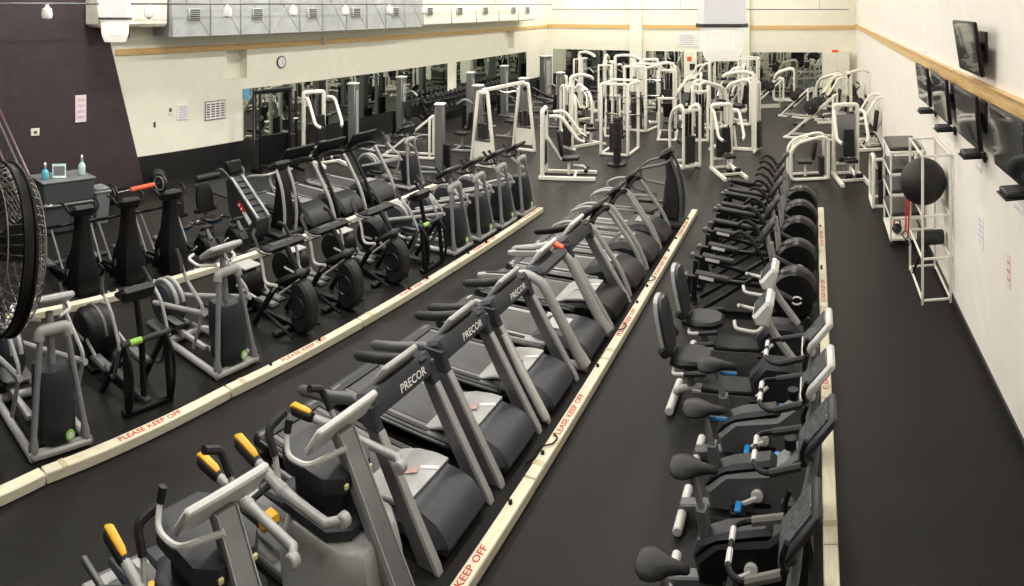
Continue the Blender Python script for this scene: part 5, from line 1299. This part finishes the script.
def heavy_post(name):
    t = thing(name, '', 'training post')
    MB().lathe([(.26, 0), (.26, .05), (.10, .08)], n=20).put('base', 'black_plastic', t)
    MB().cyl((0, 0, .07), (0, 0, 1.25), .10, n=16, ch=.02).put('column', 'black_rubber', t)
    for z in (.5, .85, 1.1): MB().torus((0, 0, z), .102, .012, 'z', 18, 6).put('band', 'dark_grey', t)
    for s in (-1, 1): MB().tube([(s * .08, 0, 1.12), (s * .2, 0, 1.16), (s * .2, 0, 1.05)], .015, 6, bend=.03).put('handle', 'mid_grey', t)
    return t
PR, PRS, LAT, TOW, TOW2 = press_machine('press_machine'), press_machine('press_machine', shield=True), lat_machine('pulldown_machine'), cable_tower('cable_tower'), cable_tower('cable_tower', arm=False)
RACK, PLM, LOOP, BEN = post_rack('strength_rack'), plate_machine('plate_loaded_machine'), loop_machine('loop_frame_machine'), bench('weight_bench')
GW, GG = 'white strength machines', 'grey strength machines along the left mirror'
def at(px, py): q = floor_at(px, py); return (q[0], q[1], 0)
R = math.radians
for pr, pos, rot, lab, g, sc in (
        # centre of the floor, given as (pixel column, pixel row) of the base
        (PR, (571, 177), 15, 'white press machine alone in front, left of the tall white racks', GW, None),
        (LAT, (583, 147), 60, 'tall white pulldown behind the lone white press machine', GW, (.9, .9, 1)),
        (LOOP, (577, 134), -40, 'white loop-framed machine beyond the lone press machine', GW, (1, 1, 1.2)),
        (RACK, (620, 152), 90, 'white four-post rack behind the black training post', GW, None),
        (LOOP, (684, 166), 130, 'white loop-framed machine just beyond the far end of the treadmills', GW, (.75, .8, 1.25)),
        (PR, (729, 175), -65, 'white press machine facing the camera nearest the far end of the middle aisle', GW, (.95, .82, 1.0)),
        (LAT, (737, 150), 170, 'tall white pulldown behind the aisle-end press machine', GW, (1, 1, 1.06)),
        (PLM, (668, 136), 100, 'white plate-loaded machine right of the four-post rack', GW, (.9, .9, 1)),
        (RACK, (642, 129), 80, 'white four-post rack second in depth behind the first', GW, (1, 1, 1.08)),
        (PR, (683, 119), 190, 'white press machine in the centre, between the posted panel and the aisle', GW, None),
        (LAT, (628, 113), 20, 'white pulldown in the back centre left of the pilaster', GW, (1, 1, 1.05)),
        (PR, (697, 107), 170, 'white press machine before the posted panel on the back wall', GW, (1, 1, 1.15)),
        (LOOP, (712, 128), 30, 'white loop-framed machine behind the tall aisle pulldown', GW, (1, 1, 1.25)),
        (LAT, (607, 119), 100, 'white pulldown left of the back centre cluster', GW, (1, 1, 1.1)),
        (LAT, (588, 110), -30, 'tall white pulldown by the left end of the back mirrors', GW, (1, 1, 1.08)),
        (PR, (646, 106), 120, 'white press machine close to the back wall mirrors', GW, (1, 1, 1.2)),
        (LOOP, (740, 124), 160, 'white loop-framed machine right behind the tall aisle pulldown', GW, (1, 1, 1.25)),
        (PRS, (728, 111), 180, 'white shielded press machine in the back left of the second pilaster', GW, (1, 1, 1.1)),
        (PLM, (766, 107), 200, 'white plate-loaded machine in the back, right of the second pilaster', GW, (.9, .9, .9)),
        (LOOP, (783, 101), 180, 'white loop-framed machine before the wide right-hand back mirror', GW, (.9, .9, 1.1)),
        (PLM, (612, 133), 110, 'white plate-loaded machine directly behind the first four-post rack', GW, (.8, .8, 1)),
        (LOOP, (670, 112), 90, 'white loop-framed machine in the back left of the posted panel', GW, (1, 1, 1.4)),
        (RACK, (749, 102), 90, 'white four-post rack at the foot of the second pilaster', GW, (1, 1, .95)),
        (PR, (574, 120), 60, 'white press machine left of the back centre pulldowns', GW, (.85, .85, 1)),
        (LAT, (664, 123), 200, 'slim white pulldown between the second rack and the plate-loaded machine', GW, (.7, .7, 1)),
        (PR, (616, 103), 80, 'white press machine under the back mirror left of the pilaster', GW, (.9, .9, 1.1)),
        (LOOP, (700, 140), 100, 'white loop-framed machine between the plate-loaded machine and the aisle pulldown', GW, (.8, .8, 1.3)),
        (PR, (668, 102), 90, 'white press machine under the back mirror left of the posted panel', GW, (.85, .85, 1.05)),
        # right side
        (PLM, (812, 138), 165, 'white plate-loaded machine with black plates left of the shielded tower', GW, (1, 1, 1.05)),
        (LOOP, (806, 178), 190, 'white loop-framed machine just past the far end of the right barrier', GW, (.9, .9, .8)),
        (PRS, (851, 181), -80, 'white shielded press machine left of the shelf cart', GW, (.9, .95, 1.05)),
        (LOOP, (883, 203), 90, 'white loop-framed machine nearest the shelf cart', GW, (.8, .8, .85)),
        (PR, (868, 149), 190, 'white press machine along the right wall behind the shelf cart', GW, (.9, .95, 1.0)),
        (PLM, (858, 142), 175, 'white plate-loaded machine behind the shielded press by the right wall', GW, (.65, .8, 1.1)),
        (LAT, (858, 125), 180, 'white pulldown against the right wall', GW, (.8, .8, .9)),
        (PR, (832, 122), 190, 'white press machine deep along the right wall', GW, (.95, .95, 1.05)),
        (PLM, (850, 114), 180, 'white plate-loaded machine deepest along the right wall', GW, (.8, .8, .95)),
        (LOOP, (828, 109), 160, 'white loop-framed machine in front of the pale locker', GW, (.9, .9, 1.1)),
        (PLM, (797, 117), 150, 'white plate-loaded machine deeper in the right aisle', GW, (.8, .8, .85)),
        # left side; pairs of negative x are metres on the floor
        (PR, (325, 163), -20, 'white press machine beside the black cable station', GW, (1, 1, 1.1)),
        (TOW2, (-12.6, 15.3), 12, 'grey cable tower beside the left mirror, nearest one', GG, (1.2, 1.2, 1.1)),
        (TOW, (-12.5, 17.6), 0, 'grey cable tower beside the left mirror, second one', GG, (1.15, 1.15, 1.1)),
        (TOW2, (440, 172), 200, 'grey post tower in front of the white crossover', GG, (1.1, 1.1, 1)),
        (TOW, (-9.3, 16.9), 190, 'grey post tower just behind the nearest grey post', GG, None),
        (TOW, (-8.9, 19.2), 170, 'grey tower seen inside the white crossover frame', GG, None),
        (PLM, (-10.6, 15.3), 200, 'plate-loaded leg machine left of the grey post towers', GG, (.85, .85, .85)),
        (TOW, (-11.3, 20.0), 10, 'grey cable tower before the dumbbell racks, nearest one', GG, (1.1, 1.1, 1.1)),
        (TOW2, (-11.4, 22.8), 0, 'grey cable tower before the dumbbell racks, farther one', GG, (1.1, 1.1, 1.1)),
        (TOW, (-8.5, 21.3), 170, 'grey tower right behind the crossover end', GG, (1, 1, 1.1)),
        (TOW2, (-11.9, 28.0), -30, 'wide grey tower in the back left corner', GG, (1.9, 1.9, 1.1)),
        (TOW, (-9.9, 27.4), -30, 'grey tower next to the wide back corner tower', GG, (1.3, 1.3, 1.1))):
    place(pr, USED, at(*pos) if pos[0] > 0 else (*pos, 0), R(rot), lab, g, sc)
place(crossover('cable_crossover'), USED, (-8.2, 16.4, 0), R(-4), 'white cable crossover with splayed towers and top beam', GW)
place(functional_trainer('functional_trainer'), USED, at(277, 171), R(-10), 'black twin-stack cable station by the left mirror', 'black strength machines')
place(heavy_post('training_post'), USED, at(617, 165), 0, 'black upright training post in front of the white four-post rack', 'posts')
for px, py, rot, lab in ((-9.9, 21.6, 30, 'adjustable bench in front of the dumbbell racks, nearest'), (-10.3, 23.8, 35, 'adjustable bench in front of the dumbbell racks, middle'), (-10.7, 25.2, 20, 'adjustable bench in front of the dumbbell racks, farthest'), (-11.7, 24.0, 10, 'adjustable bench left of the dumbbell rack benches')):
    place(BEN, USED, (px, py, 0), R(rot), lab, 'weight benches')
# dumbbell racks under the far left mirror
def dumbbell(name, r):
    t = MB()
    for s in (-1, 1): t.cyl((s * .07, 0, 0), (s * .17, 0, 0), r, n=6, ch=.012)
    t.cyl((-.08, 0, 0), (.08, 0, 0), .016, n=6)
    return t
words = ('first', 'second', 'third', 'fourth', 'fifth', 'sixth', 'seventh', 'eighth', 'ninth', 'tenth')
for rk_i, (y0, lab) in enumerate(((19.4, 'nearer'), (23.6, 'farther'))):
    t = thing('dumbbell_rack', 'black two-tier dumbbell rack under the left mirror, the %s one' % lab, 'rack', (-12.75, y0, 0), 0, 'dumbbell racks')
    for y in (0.0, 3.2):
        MB().bar((-.25, y, .03), (.3, y, .03), .07, .06, .01).put('foot', 'black_plastic', t)
        MB().bar((.2, y, .03), (-.2, y, .95), .07, .06, .01).put('upright', 'black_plastic', t)
    for z, x in ((.42, .06), (.82, -.12)):
        MB().box((x, 1.6, z), (.34, 3.2, .04), .01, rot=(0, .25, 0)).put('tier', 'black_plastic', t)
        for k in range(10):
            r = .065 + .004 * k
            o = dumbbell('dumbbell', r).put('dumbbell', 'iron_plate')
            o.location = (-12.75 + x + .01, y0 + .16 + k * .32, z + .055 + r)
            tag(o, '%s dumbbell from the camera on the %s tier of the %s dumbbell rack' % (words[k], 'lower' if z < .5 else 'upper', lab), 'dumbbell', 'dumbbells on the racks')
